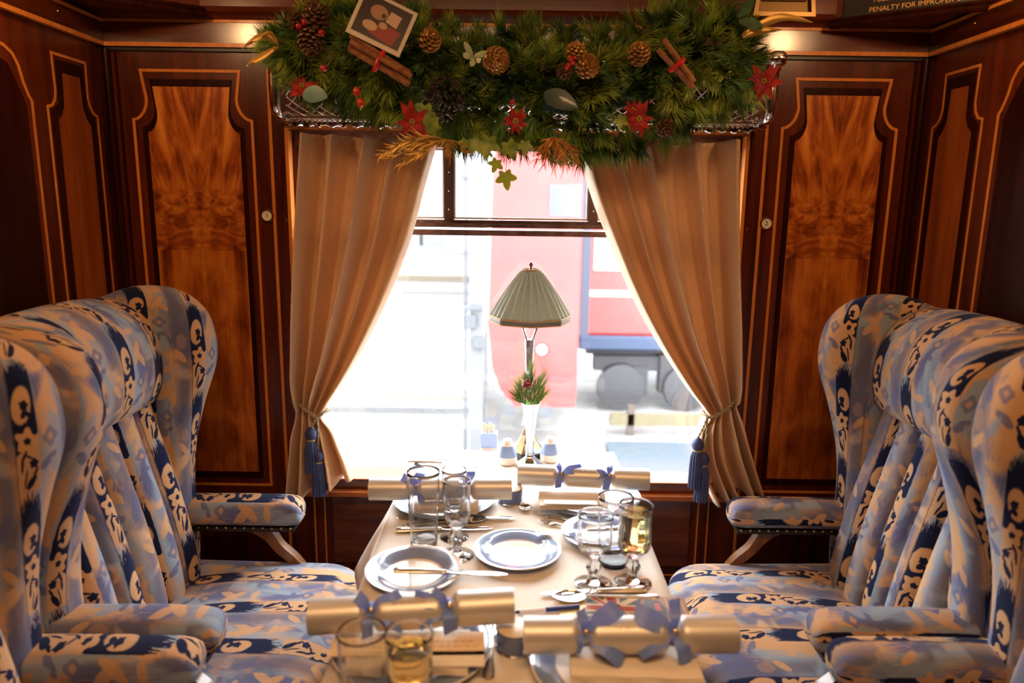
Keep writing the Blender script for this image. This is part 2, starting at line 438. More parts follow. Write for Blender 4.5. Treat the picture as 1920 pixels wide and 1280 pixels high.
# wall with the window opening, built as four slabs in one mesh
g=G(); 
g.b2(XL,WX0,2.0,2.12,0,2.3); g.b2(WX1,XR,2.0,2.12,0,2.3); g.b2(WX0,WX1,2.0,2.055,0,WZ0); g.b2(WX0,WX1,2.0,2.12,WZ1,2.3)
wb=struct(g.build('wall_back',MAHOG,smooth=0))
wl=struct(G().b2(XL-.06,XL,-1.4,2.12,0,2.3).build('wall_left',MAHOG,smooth=0))
wr=struct(G().b2(XR,XR+.06,-1.4,2.12,0,2.3).build('wall_right',MAHOG,smooth=0))
wf=struct(G().b2(XL-.06,XR+.06,-1.46,-1.4,0,2.3).build('wall_front',MAHOG,smooth=0))
CEIL=mat('ceiling_cream',(.62,.54,.42),.6)
struct(G().b2(XL-.06,XR+.06,-1.46,2.12,2.3,2.36).build('ceiling',CEIL,smooth=0))
# carpet: small navy diaper pattern
cm,nt,b=newmat('carpet'); v=coords(nt,'Object',(1,1,1),(0,0,R_(45)))
ck=tex(nt,'Checker',v,Scale=34.0); ns=tex(nt,'Noise',v,Scale=160.0,Detail=2.0)
f=N(nt,ck.outputs['Fac'])*.6+N(nt,ns.outputs[0])*.4
nt.links.new(ramp(nt,f.v,[(.35,(.008,.012,.04)),(.62,(.03,.045,.12)),(.85,(.16,.2,.3))]),b.inputs['Base Color']); S(b,'Roughness',.95)
struct(G().b2(XL-.06,XR+.06,-1.46,2.12,-.05,0).build('floor',cm,smooth=0))
# ---- marquetry on the wall behind the table
def cart(xa,xb,sx,z0,zs,zt,shx,shz,n=6):
    """half-notched cartouche outline: straight sides to zs, concave shoulders, narrower neck to zt"""
    out=[(xa,z0),(xa,zs)]
    for i in range(1,n+1):
        a=PI/2*i/n; out.append((xa+shx*math.sin(a)*1.0,zs+shz*(1-math.cos(a))+.004*math.sin(a)))
    out.append((xa+shx*.72,zt)); 
    right=[(xb,z0),(xb,zs)]
    for i in range(1,n+1):
        a=PI/2*i/n; right.append((xb-shx*math.sin(a),zs+shz*(1-math.cos(a))+.004*math.sin(a)))
    right.append((xb-shx*.72,zt))
    return out+right[::-1]
F=1.9985
def panel(wall,xa,xb,bm,z0=.60):
    o=cart(xa,xb,0,z0,1.624,1.749,.038,.05)
    G().ribbon(o,.0075,F-.0012,F+.0005,1,closed=True).build('inlay_line',INLAY,wall,smooth=0)
    G().prism([(p[0],p[1]) for p in cart(xa+.022,xb-.022,0,z0+.02,1.605,1.728,.036,.045)],F-.0004,F+.001,1).build('cross_banding',DARKW,wall,smooth=0)
    G().prism(cart(xa+.036,xb-.034,0,z0+.04,1.592,1.709,.028,.045),F-.0009,F+.001,1).build('veneer_panel',bm,wall,smooth=0)
panel(wb,-1.013,-.699,BURL_L); panel(wb,.711,1.014,BURL_R)
G().ribbon([(-.651,.04),(-.651,1.795)],.0085,F-.001,F+.0005,1).build('inlay_line',INLAY,wb,smooth=0)
G().ribbon([(.670,.04),(.670,1.795)],.0085,F-.001,F+.0005,1).build('inlay_line',INLAY,wb,smooth=0)
# lower panel beneath the window
G().ribbon([(-.545,.60),(-.545,.33),(.555,.33),(.555,.60)],.0045,F-.001,F+.0005,1).build('inlay_line',INLAY,wb,smooth=0)
G().ribbon([(-.575,.60),(-.575,.06)],.0045,F-.001,F+.0005,1).build('inlay_line',INLAY,wb,smooth=0)
G().ribbon([(.585,.60),(.585,.06)],.0045,F-.001,F+.0005,1).build('inlay_line',INLAY,wb,smooth=0)
G().b2(-.52,.53,1.992,2.0,.36,.575).build('veneer_panel',wood('lower_panel',(.07,.014,.004),(.17,.04,.01),'x',22,.3,.7),wb,smooth=0)
struct(G().b2(XL,XR,1.985,2.0,0,.20).build('baseboard_back',DARKW,smooth=0))
# frieze rail above the panels, with a solid black strip below painting the shade of the groove
g=G(); g.prism([(2.0,1.81),(1.987,1.811),(1.987,1.868),(1.990,1.872),(2.0,1.872)],XL,XR,0)
fr=struct(g.build('trim_1',MAHOGX,smooth=0))
G().b2(XL,XR,1.9845,1.987,1.806,1.8165).build('inlay_line',INLAY,fr,smooth=0)
G().b2(XL,XR,1.9845,1.988,1.866,1.873).build('inlay_line',INLAY,fr,smooth=0)
G().b2(XL,XR,1.992,2.0,1.797,1.806).build('gap_shade_strip',BLACK,fr,smooth=0)
g=G(); g.prism([(2.0,1.874),(1.984,1.874),(1.978,1.882),(1.965,1.889),(1.960,1.900),(1.962,2.3),(2.0,2.3)],XL,XR,0)
fr2=struct(g.build('trim_2',MAHOGX,smooth=0))
# side walls: frieze lines, narrow cartouche, wide arched cartouche
def side(wall,X,sgn,tw):
    a0,a1=(X-.0005,X+.0012) if sgn>0 else (X-.0012,X+.0005)
    def rb(pts,w=.0075,closed=False,m=INLAY,nm='inlay_line'): G().ribbon(pts,w,a0,a1,0,closed=closed).build(nm,m,wall,smooth=0)
    G().b2(min(X,X+sgn*.012),max(X,X+sgn*.012),-1.4,1.985,1.812,1.872).build('frieze_rail',MAHOGY,wall,smooth=0)
    G().b2(min(X,X+sgn*.0135),max(X,X+sgn*.0135),-1.4,1.985,1.806,1.8165).build('inlay_line',INLAY,wall,smooth=0)
    G().b2(min(X,X+sgn*.0135),max(X,X+sgn*.0135),-1.4,1.985,1.864,1.872).build('inlay_line',INLAY,wall,smooth=0)
    ya,yb=1.742,1.946
    o=[(ya,.45),(ya,1.626),(ya+.018,1.631),(ya+.03,1.645),(ya+.036,1.665),(ya+.034,1.750),(yb-.034,1.750),(yb-.036,1.665),(yb-.03,1.645),(yb-.018,1.631),(yb,1.624),(yb,.45)]
    rb(o,.0065,True)
    G().prism([(ya+.012,.47),(ya+.012,1.615),(ya+.045,1.64),(ya+.045,1.738),(yb-.045,1.738),(yb-.045,1.64),(yb-.012,1.612),(yb-.012,.47)],min(a0,a1)+(.0003 if sgn<0 else 0),max(a0,a1)-(.0003 if sgn>0 else 0),0).build('cross_banding',DARKW,wall,smooth=0)
    v=[(ya+.036,.50),(ya+.036,1.60),(ya+.052,1.612),(ya+.064,1.635),(ya+.068,1.71),(yb-.066,1.71),(yb-.062,1.635),(yb-.05,1.612),(yb-.034,1.597),(yb-.034,.50)]
    G().prism(v,X,X+sgn*.001,0).build('veneer_panel',VENEER,wall,smooth=0)
    # arched panel nearer the room
    o=[(1.688,.45),(1.687,1.630),(1.678,1.640),(1.664,1.668),(1.654,1.70),(1.638,1.722),(1.612,1.735),(1.58,1.738),(1.2,1.738),(1.15,1.73),(1.12,1.70),(1.11,1.66),(1.09,1.63),(1.085,.45)]
    rb(o,.0075,True)
    G().prism([(1.67,.48),(1.668,1.62),(1.645,1.66),(1.62,1.70),(1.57,1.715),(1.2,1.715),(1.15,1.69),(1.105,1.62),(1.10,.48)],X,X+sgn*.0005,0).build('veneer_panel',DARKW,wall,smooth=0)
    for yy in (1.615,1.80,1.50): G().ball((X+sgn*.012,yy,1.846),.003,8).build('screw_head',BRASS,wall)
side(wl,XL,1,0); side(wr,XR,-1,0)
# corner posts (rounded mouldings where the walls meet)
for i,(X,s_) in enumerate(((XL,1),(XR,-1))):
    g=G(); g.tube([(X+s_*.016,1.984,0),(X+s_*.016,1.984,1.80)],.008,10); g.b2(min(X,X+s_*.012),max(X,X+s_*.012),1.97,2.0,0,1.80)
    g.b2(min(X+s_*.03,X+s_*.036),max(X+s_*.03,X+s_*.036),1.996,2.0,0,1.80)
    struct(g.build('trim_%d'%(3+i),DARKW))
# corner cove boxes high in both corners
COVE=[]
for i,(pp,qq) in enumerate((((376,32),(180,2)),((1565,54),(1850,20)))):
    p3=P(*pp,1,1.96); q3=P(*qq,2,p3.z); X=XL if i==0 else XR
    a=Vector((p3.x,p3.y)); b_=Vector((q3.x,q3.y)); b_=a+(b_-a)*((X-a.x)/(b_.x-a.x)); zc0=p3.z+.012; COVE.append((a,b_,zc0))
    poly=[(a.x,a.y),(b_.x,b_.y),(X,1.985),(a.x,1.985)]
    g=G().prism(poly,zc0,2.3,2)
    cb=struct(g.build('trim_%d'%(5+i),MAHOGX,smooth=0))
    d=(b_-a).normalized(); nrm=Vector((d.y,-d.x)); 
    if nrm.y>0: nrm=-nrm
    mo=G()
    for (off,z,r) in ((.012,zc0-.006,.008),(.006,zc0+.007,.006)):
        p0=a+nrm*off*.6-d*.01; p1=b_+nrm*off*.6
        mo.tube([(p0.x,p0.y,z),(p1.x,p1.y,z)],r,10)
    mo.build('cornice_moulding',DARKW,cb)
# ---- window: sill, frame, transom, top-light mullions, glass
win=struct(G().b2(WX0,WX1,1.962,2.055,.600,.636).build('window_1',MAHOGX,smooth=0))
SILLM=wood('sill_wood',(.22,.06,.014),(.42,.13,.03),'x',30,.6,.1)
sl=G(); sl.rbox(WX0,WX1,1.955,2.045,.636,.6395,.0015); sl.rbox(WX0-.02,WX1+.02,1.940,1.962,.588,.606,.003)
sl.build('window_sill',SILLM,win,smooth=0)
fr=G()
for (x0,x1,z0,z1,y0,y1) in ((WX0,WX0+.03,.64,WZ1,2.02,2.07),(WX1-.03,WX1,.64,WZ1,2.02,2.07),(WX0,WX1,1.565,WZ1,2.01,2.07),
                         (WX0,WX1,1.330,1.345,2.015,2.07),(WX0,WX1,1.352,1.362,2.01,2.05),(WX0,WX1,1.362,1.372,2.03,2.06)):
    fr.b2(x0,x1,y0,y1,z0,z1)
fr.build('window_frame',FRAME,win,smooth=0)
fm=G()
for x in (-.178,.218):
    fm.b2(x-.013,x+.013,2.02,2.055,1.372,1.565)
fm.build('mullion',mat('mullion_brown',(.09,.04,.035),.4,.2),win,smooth=0)
sb=G()
for x in (-.178,.218):
    for z in (1.40,1.45,1.50,1.545): sb.ball((x,2.018,z),.0032,8)
sb.build('mullion_screws',CHROME,win)
rp=G()
for (x0,x1) in ((-.40,-.193),(-.163,.203),(.233,.42)):
    rp.ribbon([(x0,1.377),(x1,1.377),(x1,1.560),(x0,1.560)],.005,2.025,2.035,1,closed=True)
rp.build('glazing_bead',RUBBER,win,smooth=0)
PANE=panemat('window_glass')
G().b2(WX0+.005,WX1-.005,2.047,2.051,.637,1.335).build('pane',PANE,win,smooth=0)
G().b2(WX0+.005,WX1-.005,2.047,2.051,1.37,1.57).build('pane',PANE,win,smooth=0)
# pelmet over the curtains and its inlaid frame
g=G(); g.b2(-.598,.612,1.968,2.0,1.6,1.655)
pm=struct(g.build('trim_7',MAHOGX,smooth=0))
g=G(); g.ribbon([(-.600,.60),(-.600,1.606),(.613,1.606),(.613,.60)],.009,1.9665,2.0,1); g.build('inlay_line',INLAY,pm,smooth=0)
# ---- small fittings on the wall
def text_mesh(name,body,size,mt,parent,xf,extr=.0004,align='CENTER'):
    cu=bpy.data.curves.new(name,'FONT'); cu.body=body; cu.size=size; cu.extrude=extr; cu.align_x=align; cu.align_y='CENTER'; cu.resolution_u=3
    t=bpy.data.objects.new('tmp',cu); COL.objects.link(t); bpy.context.view_layer.update()
    me=bpy.data.meshes.new_from_object(t.evaluated_get(bpy.context.evaluated_depsgraph_get())); bpy.data.objects.remove(t)
    me.name=name; me.materials.clear(); me.materials.append(mt)
    for v in me.vertices: v.co=xf(v.co)
    o=bpy.data.objects.new(name,me); COL.objects.link(o)
    if parent: o.parent=parent
    return o
CREAM=mat('cream_disc',(.72,.66,.50),.4)
for (x,z,t,lab) in ((-.671,1.377,'1','round chrome-rimmed seat number disc reading 1, on the wall left of the window'),(.688,1.374,'2','round chrome-rimmed seat number disc reading 2, on the wall right of the window')):
    d=thing('number_disc',lab,'number plate',(x,2.0,z))
    rot=Matrix.Rotation(PI/2,3,'X')
    G().lathe([(.0185,-.0005),(.0185,.003),(.016,.006),(.0135,.006),(.0125,.004),(.0125,0)],n=28,rot=rot).build('rim',CHROME,d)
    G().lathe([(0,.0042),(.0128,.0042),(.0128,.001)],n=24,rot=rot).build('face',CREAM,d)
    text_mesh('numeral',t,.017,BLACK,d,lambda c:Vector((c.x,-.0045-c.z,c.y)))
    for k in range(4):
        a=PI/4+k*PI/2; G().ball((.0155*math.cos(a),-.006,.0155*math.sin(a)),.0014,6).build('screw',BLACK,d)
for (px,py,lab) in ((537,413,'tiny brass screw head on the wall, just right of the number 1 disc'),(1401,430,'tiny brass screw head on the wall, just left of the number 2 disc')):
    p=P(px,py,1,2.0); tag(G().lathe([(0,.003),(.003,.0025),(.0048,0),(.0048,-.001)],n=14,rot=Matrix.Rotation(PI/2,3,'X')).build('screw',BRASS,loc=p),lab,'screw')
# brass ventilator / lamp housing at the top right
p0=P(1412,40,1,1.955); p1=P(1520,38,1,1.955)
DBR=mat('aged_bronze',(.22,.13,.045),.35,.8)
v_=thing('wall_ventilator','brass-framed ventilator grille high on the wall above the right end of the garland','vent',((p0.x+p1.x)/2,1.96,1.894))
hw=(p1.x-p0.x)/2
g=G(); g.ribbon([(-hw,.0),(-hw+.012,.10),(hw-.012,.10),(hw,0)],.010,-.022,0,1,closed=True); g.build('frame',DBR,v_,smooth=0)
G().prism([(-hw+.004,.004),(-hw+.014,.096),(hw-.014,.096),(hw-.004,.004)],-.008,0,1).build('back_plate',mat('vent_back',(.10,.06,.02),.4,.8),v_,smooth=0)
g=G()
for k in range(5): g.tube([(-hw+.018,-.012,.035+k*.012),(hw-.018,-.012,.035+k*.012)],.003,8)
g.build('slat',BRASS,v_)
# notice board on the right corner cove
a,b_,zc0=COVE[1]; d=(b_-a).normalized(); nrm=Vector((d.y,-d.x)); 
if nrm.y>0: nrm=-nrm
org=a+d*.165+nrm*.004
def oncove(px,py):
    r_=P(px,py,1,1.0)-Vector((0,0,CAMH)); o2=Vector((0,0)); n2=Vector((nrm.x,nrm.y)); t_=(n2.dot(org-o2))/(n2.x*r_.x+n2.y*r_.y); q_=Vector((0,0,CAMH))+r_*t_
    return (Vector((q_.x,q_.y))-org).dot(d),q_.z
s0,tz0=oncove(1630,20); s1,tz1=oncove(1792,4)
nb=thing('notice_plate','dark notice plate with gold lettering in the top right corner','notice',(org.x,org.y,tz0+.018),math.atan2(d.y,d.x))
G().rbox(s0-.06,s1+.06,-.004,.003,-.032,.045,.002).build('plate',mat('notice_board',(.02,.015,.012),.3,coat=.5),nb,smooth=0)
GLD=mat('gold_lettering',(.75,.42,.10),.4)
text_mesh('lettering','PENALTY FOR IMPROPER USE',(s1-s0)/11.4,GLD,nb,lambda c:Vector((c.x+s0,-.0045-c.z,c.y-.018)),align='LEFT')
text_mesh('lettering','PULL',.0155,GLD,nb,lambda c:Vector((c.x+s0+.008,-.0045-c.z,c.y+.004)),align='LEFT')
# wall sconces above the seats (their light catches the frieze)
OPAL=mat('opal_glass_lit',(.9,.8,.6),.4,emit=(1,.62,.3),estr=9)
sc0=None
for X,s_ in ((XL,1),(XR,-1)):
    s=thing('wall_sconce','small brass wall sconce with a lit opal shade on the %s side wall'%('left' if s_>0 else 'right'),'wall lamp',(X,1.36,1.955),0,'side wall sconces')
    G().tube([(0,0,-.03),(s_*.05,0,-.035),(s_*.10,0,-.02)],.006,8).build('arm',BRASS,s)
    G().lathe([(0,0),(.03,.0),(.03,.006),(0,.01)],n=18,rot=Matrix.Rotation(s_*PI/2,3,'Y')).build('back_plate',BRASS,s)
    G().lathe([(.02,-.02),(.035,.01),(.045,.05),(.04,.05),(.03,.01),(.016,-.016)],(s_*.11,0,-.02),20).build('shade',OPAL,s)
# ================================================================== armchairs
def make_chair(name,label,off):
    ch=thing(name,label,'armchair')
    du,dv=off
    uxz=lambda c,n:(c.x+du+.02,c.z+dv)              # sides
    # wings
    o=spline([(.205,.38),(.222,.55),(.220,.70),(.232,.82),(.262,.93),(.294,1.02),(.300,1.08),(.285,1.145),(.245,1.19),(.185,1.213),(.11,1.213),(.045,1.19)],4)
    poly=[(p[0],p[1]) for p in o]+[(.005,1.14),(0,1.0),(0,.8),(0,.38)]
    for s_ in (-1,1):
        g=pillow(poly,s_*.198,s_*.300,1,.042,6,crown=.004)
        def uvw(c,n,s_=s_):
            dy=abs(c.y)-.198; xe=.2
            for p,q in zip(o,o[1:]):
                if p[1]<=c.z<=q[1] and q[1]>p[1]: xe=p[0]+(q[0]-p[0])*(c.z-p[1])/(q[1]-p[1]); break
            u=c.x+dy if dy<.051 else 2*max(xe,c.x)-c.x+dy
            return (u+du+(.062 if s_>0 else .03),c.z+dv+(.03 if s_>0 else .07)+max(0,c.z-1.15)*.8)
        g.build('wing',FAB,ch,uvf=uvw,smooth=60)
    # headrest roll
    sec=spline([(.0,.95),(.06,.925),(.135,.925),(.180,.948),(.202,.995),(.205,1.06),(.190,1.12),(.155,1.165),(.10,1.192),(.05,1.195),(.0,1.17)],4)
    arc=[0]
    for i in range(1,len(sec)): arc.append(arc[-1]+(sec[i]-sec[i-1]).length)
    rings=[]; ys=[-.215,-.20,-.1,0,.1,.20,.215]
    for y in ys:
        k=1-.05*(abs(y)/.215)**3
        rings.append([(p[0]*k,y,.93+(p[1]-.93)*(k*.5+.5)+.006*(1-(y/.215)**2)) for p in sec])
    G().loft(rings,uvf=lambda i,j:(ys[i]+du+.04,-(-arc[min(j,len(arc)-1)])+dv+.05)).build('headrest',FAB,ch,smooth=60)
    # fluted back: six rolled channels in front of the back board
    g=G(); nf=5; W=.425
    path=spline([(.205,.44),(.205,.52),(.195,.60),(.175,.70),(.150,.80),(.125,.90),(.11,.965)],3)
    L=[0]
    for i in range(1,len(path)): L.append(L[-1]+(path[i]-path[i-1]).length)
    for k in range(nf):
        yc=-W/2+W*(k+.5)/nf; hw=W/nf/2
        rings=[]
        for i,p in enumerate(path):
            q=path[min(i+1,len(path)-1)]-path[max(i-1,0)]; q.normalize(); nx=Vector((q[1],-q[0]))
            if nx.x<0: nx=-nx
            ring=[]
            for a in range(10):
                th=PI*a/9; yy=yc+hw*1.02*math.cos(th)*(-1); dd=.052*math.sin(th)**.9
                ring.append((p[0]+nx.x*dd,yy,p[1]+nx.y*dd))
            ring+= [(p[0]-.05,yc+hw,p[1]),(p[0]-.05,yc-hw,p[1])]
            rings.append(ring)
        def uvt(i,j,k=k,yc=yc):
            j=j%12; a=min(j,9)
            return (yc+(a/9-.5)*.125+du+.012*k,L[i]+dv+.05*k)
        g.loft(rings,uvf=uvt)
    g.build('fluted_back',FAB,ch,smooth=60)
    G().prism([(.0,.38),(.15,.40),(.15,.55),(.12,.75),(.08,1.0),(.02,1.1),(0,1.1)],-.2,.2,1).build('back_board',FAB,ch,uvf=uxz,smooth=0)
    # seat cushion: crowned, rounded front corners
    def rr(x0,x1,hy,r,bow):
        out=[(x0,-hy),(x1-r-.01,-hy)]
        for i in range(1,7):
            a=PI/2*i/7; out.append((x1-.01-r+r*math.sin(a),-hy+r*(1-math.cos(a))))
        for y in (-.15,-.08,0,.08,.15): out.append((x1+bow*(1-(y/hy)**2)-.006,y))
        for i in range(6,0,-1):
            a=PI/2*i/7; out.append((x1-.01-r+r*math.sin(a),hy-r*(1-math.cos(a))))
        out+= [(x1-r-.01,hy),(x0,hy)]
        return out
    U=lambda c,n:(c.y+du+.06,c.x*1.0+dv+(c.z-.45)*(.9 if n.z<.5 else 0)*-1)
    g=pillow(rr(.18,.668,.283,.11,.022),.395,.500,2,.040,6,crown=.026)
    g.build('seat_cushion',FAB,ch,uvf=U,smooth=60)
    g=G().tube([(p[0]*.995,p[1]*.99,.392) for p in rr(.22,.668,.28,.10,.022)],.0055,6); g.build('piping',FAB,ch,uvf=lambda c,n:(c.y,c.x))
    g=pillow(rr(.18,.632,.262,.10,.02),.17,.392,2,.02,3); g.build('seat_base',FAB,ch,uvf=lambda c,n:(c.y+du+.03,c.z+dv) if abs(n.x)>.5 else (c.x+du,c.z+dv),smooth=60)
    # arms
    for s_ in (-1,1):
        yc=s_*.262; rings=[]; xs=[.18,.24,.30,.36,.42,.455,.472,.485,.491,.493]; sc_=[1,1,1,1,1,.985,.93,.80,.55,.2]
        hh=.0345; hw=.043
        for x,k in zip(xs,sc_):
            ring=[]
            for a in range(20):
                th=2*PI*a/20; c_,n_=math.cos(th),math.sin(th)
                e=.62; yy=hw*math.copysign(abs(c_)**e,c_); zz=hh*math.copysign(abs(n_)**e,n_)
                zc=.640-(1-k)*.010
                ring.append((x,yc+yy*(k*.6+.4 if k<1 else 1)*(1 if k>.3 else .7),zc+zz*k+.003*math.sin((x-.18)*9)))
            rings.append(ring)
        g=G().loft(rings,uvf=lambda i,j,s_=s_:(j*.0105+du+(.02 if s_>0 else .075),xs[i]*1.0+dv+.02*s_))
        arm=g.build('armrest',FAB,ch,smooth=60)
        g=G().b2(.20,.478,yc-.036,yc+.036,.598,.608); g.build('arm_rail',BLACK,arm,smooth=0)
        for ss in (-1,1):
            g=G()
            for q in range(12): g.ball((.215+q*.0232,yc+ss*.0375,.608),.0035,6)
            g.build('nail_row',BRASS,arm)
        pth=spline([(.375,yc,.600),(.405,yc,.575),(.430,yc,.54),(.47,yc,.500),(.50,yc,.44),(.505,yc,.38)],4)
        rings=[]
        for i,p in enumerate(pth):
            q=(pth[min(i+1,len(pth)-1)]-pth[max(i-1,0)]).normalized(); nn=Vector((q.z,0,-q.x)); w_=.026-.010*math.sin(PI*i/(len(pth)-1))
            rings.append([p+nn*w_/1.4+Vector((0,.014,0)),p+nn*w_/1.4-Vector((0,.014,0)),p-nn*w_/1.4-Vector((0,.014,0)),p-nn*w_/1.4+Vector((0,.014,0))])
        G().loft(rings).build('arm_support',WALNUT,ch,smooth=40)
    for (x,y) in ((.08,-.24),(.08,.24),(.58,-.21),(.58,.21)):
        G().lathe([(0,0),(.014,0),(.018,.02),(.016,.06),(.022,.14),(.028,.175),(0,.175)],(x,y,0),14).build('leg',WALNUT,ch)
    return ch
LX,RX=-1.022,1.062
cl=make_chair('wing_armchair','blue and tan floral wing armchair left of the table, nearest the window',(0,0))
cl.location=(LX,1.472,0)
dup(cl,(LX,.852,0),None,'blue and tan floral wing armchair cut off by the left edge of the photo')
cr_=make_chair('wing_armchair','blue and tan floral wing armchair right of the table, nearest the window',(.055,.11))
cr_.location=(RX,1.497,0); cr_.rotation_euler=(0,0,PI)
dup(cr_,(RX,.877,0),(0,0,PI),'blue and tan floral wing armchair cut off by the right edge of the photo')
for o in COL.objects:
    if o.get('category')=='armchair': o['group']='matching wing armchairs'

# ================================================================== table, cloth
tb=thing('dining_table','narrow dining table under the cream cloth, fixed below the window','table',(0,0,0))
G().rbox(-.262,.285,.62,1.955,.700,.724,.004).build('tabletop',MAHOGY,tb,smooth=0)
g=G().lathe([(0,0),(.13,0),(.13,.015),(.05,.04),(.035,.08),(.03,.35),(.04,.64),(.09,.68),(.10,.70),(0,.70)],(.01,1.0,0),24); g.build('pedestal',CHROME,tb)
G().rbox(-.02,.04,1.6,1.66,0,.70,.004).build('leg',MAHOG,tb,smooth=0)
CLOTH=cloth('linen_cloth',(.80,.72,.61),.12,.7,.2,(.86,.79,.69))
def cloth_mesh():
    x0,x1,y0,y1=-.272,.294,.60,1.952
    # perimeter from back-left, down the left side, along the front, up the right side
    per=[]
    NY=70; NX=24
    for i in range(NY+1): per.append((x0,y1-(y1-y0)*i/NY,-1,0))
    for i in range(1,NX): per.append((x0+(x1-x0)*i/NX,y0,0,-1))
    for i in range(NY+1): per.append((x1,y0+(y1-y0)*i/NY,1,0))
    def flare(x,y,nx,ny):
        if nx<0: return .006+.055*math.exp(-((y-1.47)/.13)**2)+.012*math.exp(-((y-.9)/.1)**2)
        if nx>0: return .005+.028*math.exp(-((y-1.62)/.07)**2)+.004*math.sin(y*22)
        return .012+.01*math.sin(x*30)
    def drop(x,y,nx,ny):
        if nx<0: return .15-.055*math.exp(-((y-1.42)/.16)**2)+.004*math.sin(y*15)
        return .15
    rows=[]; lev=[0,.03,.08,.2,.4,.6,.8,1.0]
    for l in lev:
        row=[]
        for (x,y,nx,ny) in per:
            f=flare(x,y,nx,ny); d=drop(x,y,nx,ny)
            out=(.004*min(1,l*15))+f*(l**.8); z=.7315-.0005-(d*l)
            if nx and l>.3: z+= .01*math.sin(y*40)*l*0
            row.append((x+nx*out,y+ny*out,z))
        rows.append(row)
    g=G(); g.loft(rows,caps=False,closed=False)
    # top grid
    n=len(g.v)
    TX=30; TY=60
    for j in range(TY+1):
        for i in range(TX+1):
            x=x0+(x1-x0)*i/TX; y=y0+(y1-y0)*j/TY
            cr=.0012*math.exp(-((x-.01)/.006)**2)
            g.v.append((x,y,.7312+cr*.6))
    for j in range(TY):
        for i in range(TX):
            a=n+j*(TX+1)+i; g.f.append([a,a+1,a+TX+2,a+TX+1]); g.loopuv.append(None)
    o=g.build('tablecloth',CLOTH,smooth=50)
    md=o.modifiers.new('thick','SOLIDIFY'); md.thickness=.0015; md.offset=-1
    return o
tag(cloth_mesh(),'cream linen tablecloth draped over the narrow table, hem flaring on the left','tablecloth')

# ================================================================== curtains with ropes and tassels
SATIN=cloth('champagne_satin',(.68,.43,.23),.17,.30,.3,(.76,.51,.30))
def catrows(keys,n): return spline([Vector((*a,0)) for a in keys],n)
def curtain(rows,folds,seed,YB,name,label):
    rnd=random.Random(seed)
    Ls=spline([Vector((*r[0],0)) for r in rows],8); Rs=spline([Vector((*r[1],0)) for r in rows],8)
    NS=150; M=len(Ls); ti=7*8
    ph=[rnd.uniform(-.35,.35) for _ in range(40)]
    verts=[]
    for i in range(M):
        k=i/(M-1)
        a=P(Ls[i].x,Ls[i].y,1,YB); b=P(Rs[i].x,Rs[i].y,1,YB)
        tie=math.exp(-((i-ti)/7.0)**2)
        width=abs(b.x-a.x)
        amp=.060*(1-.6*tie)*(1 if i<ti else 1.0)*min(1,.55+k*1.2)
        row=[]
        for j in range(NS+1):
            s=j/NS
            fs=s*folds; c=int(fs); w_=ph[c%40]*(1-(fs-c))+ph[(c+1)%40]*(fs-c)
            th=2*PI*(fs+w_*.9)
            w1=math.sin(th)+.16*math.sin(2*th+ph[c%40]*3+k*2)+.3*math.sin(th*.5+k*3)+.22*math.exp(-k*14)*math.sin(th*3.3+1)
            # bunched sideways too, so that folds turn under their neighbours
            sx=s+ (.40 if i<ti else .2)*math.cos(th)/(2*PI*folds)*(1+.6*tie)
            x=a.x+(b.x-a.x)*sx; z=a.z+(b.z-a.z)*s
            small=.003*math.sin(z*70+s*9)*math.exp(-((i-ti)/14)**2)
            y=YB-amp*w1-.018*tie+small- (.012 if i>ti else 0)*(1-tie)
            row.append((x,min(y,1.962),z))
        verts.append(row)
    g=G(); g.loft(verts,caps=False,closed=False); o=g.build(name,SATIN,smooth=80)
    md=o.modifiers.new('thick','SOLIDIFY'); md.thickness=.0012
    # gathered heading
    tag(o,label,'curtain')
    return o,verts
Lrows=[((552,250),(826,262)),((551,330),(803,345)),((549,430),(775,450)),((549,540),(732,560)),((551,630),(690,645)),((552,700),(654,705)),((557,742),(624,748)),((560,768),(611,774)),((553,808),(634,800)),((546,862),(652,842)),((537,932),(668,888))]
Rrows=[((1080,285),(1390,262)),((1108,375),(1389,350)),((1138,450),(1388,440)),((1180,550),(1387,540)),((1226,635),(1386,640)),((1278,715),(1384,700)),((1312,758),(1380,742)),((1322,778),(1377,756)),((1303,805),(1388,790)),((1302,862),(1402,840)),((1335,938),(1425,916))]
curtain(Lrows,4.5,3,1.925,'curtain','champagne satin curtain tied back on the left side of the window')
curtain(Rrows,4.5,11,1.925,'curtain','champagne satin curtain tied back on the right side of the window')
ROPE=noisy('rope_braid',(.20,.17,.11),(.42,.34,.2),500,rough=.7,bmp=.4)
NAVYT=noisy('navy_tassel',(.020,.030,.10),(.045,.065,.18),600,(1,1,.05),rough=.6,bmp=.3)
def tassel(parent,p,h,r):
    t=G(); x,y,z=p
    rib=lambda a,i,zz:.07*math.cos(a*16)
    t.lathe([(0,0),(.006,-.001),(.014,-.010),(.0165,-.020),(.013,-.032),(.0095,-.036)],p,20)
    tt=t.build('tassel_head',NAVYT,parent)
    s=G().lathe([(0,-.034),(.010,-.036),(.0125,-.042),(r,-.055),(r*1.08,-h*.6),(r*1.15,-h),(r*.6,-h+.004),(0,-h+.004)],p,32,rib=rib)
    s.build('skirt',NAVYT,tt)
    G().lathe([(.0115,-.033),(.013,-.036),(.0115,-.039)],p,16).build('collar',ROPE,tt)
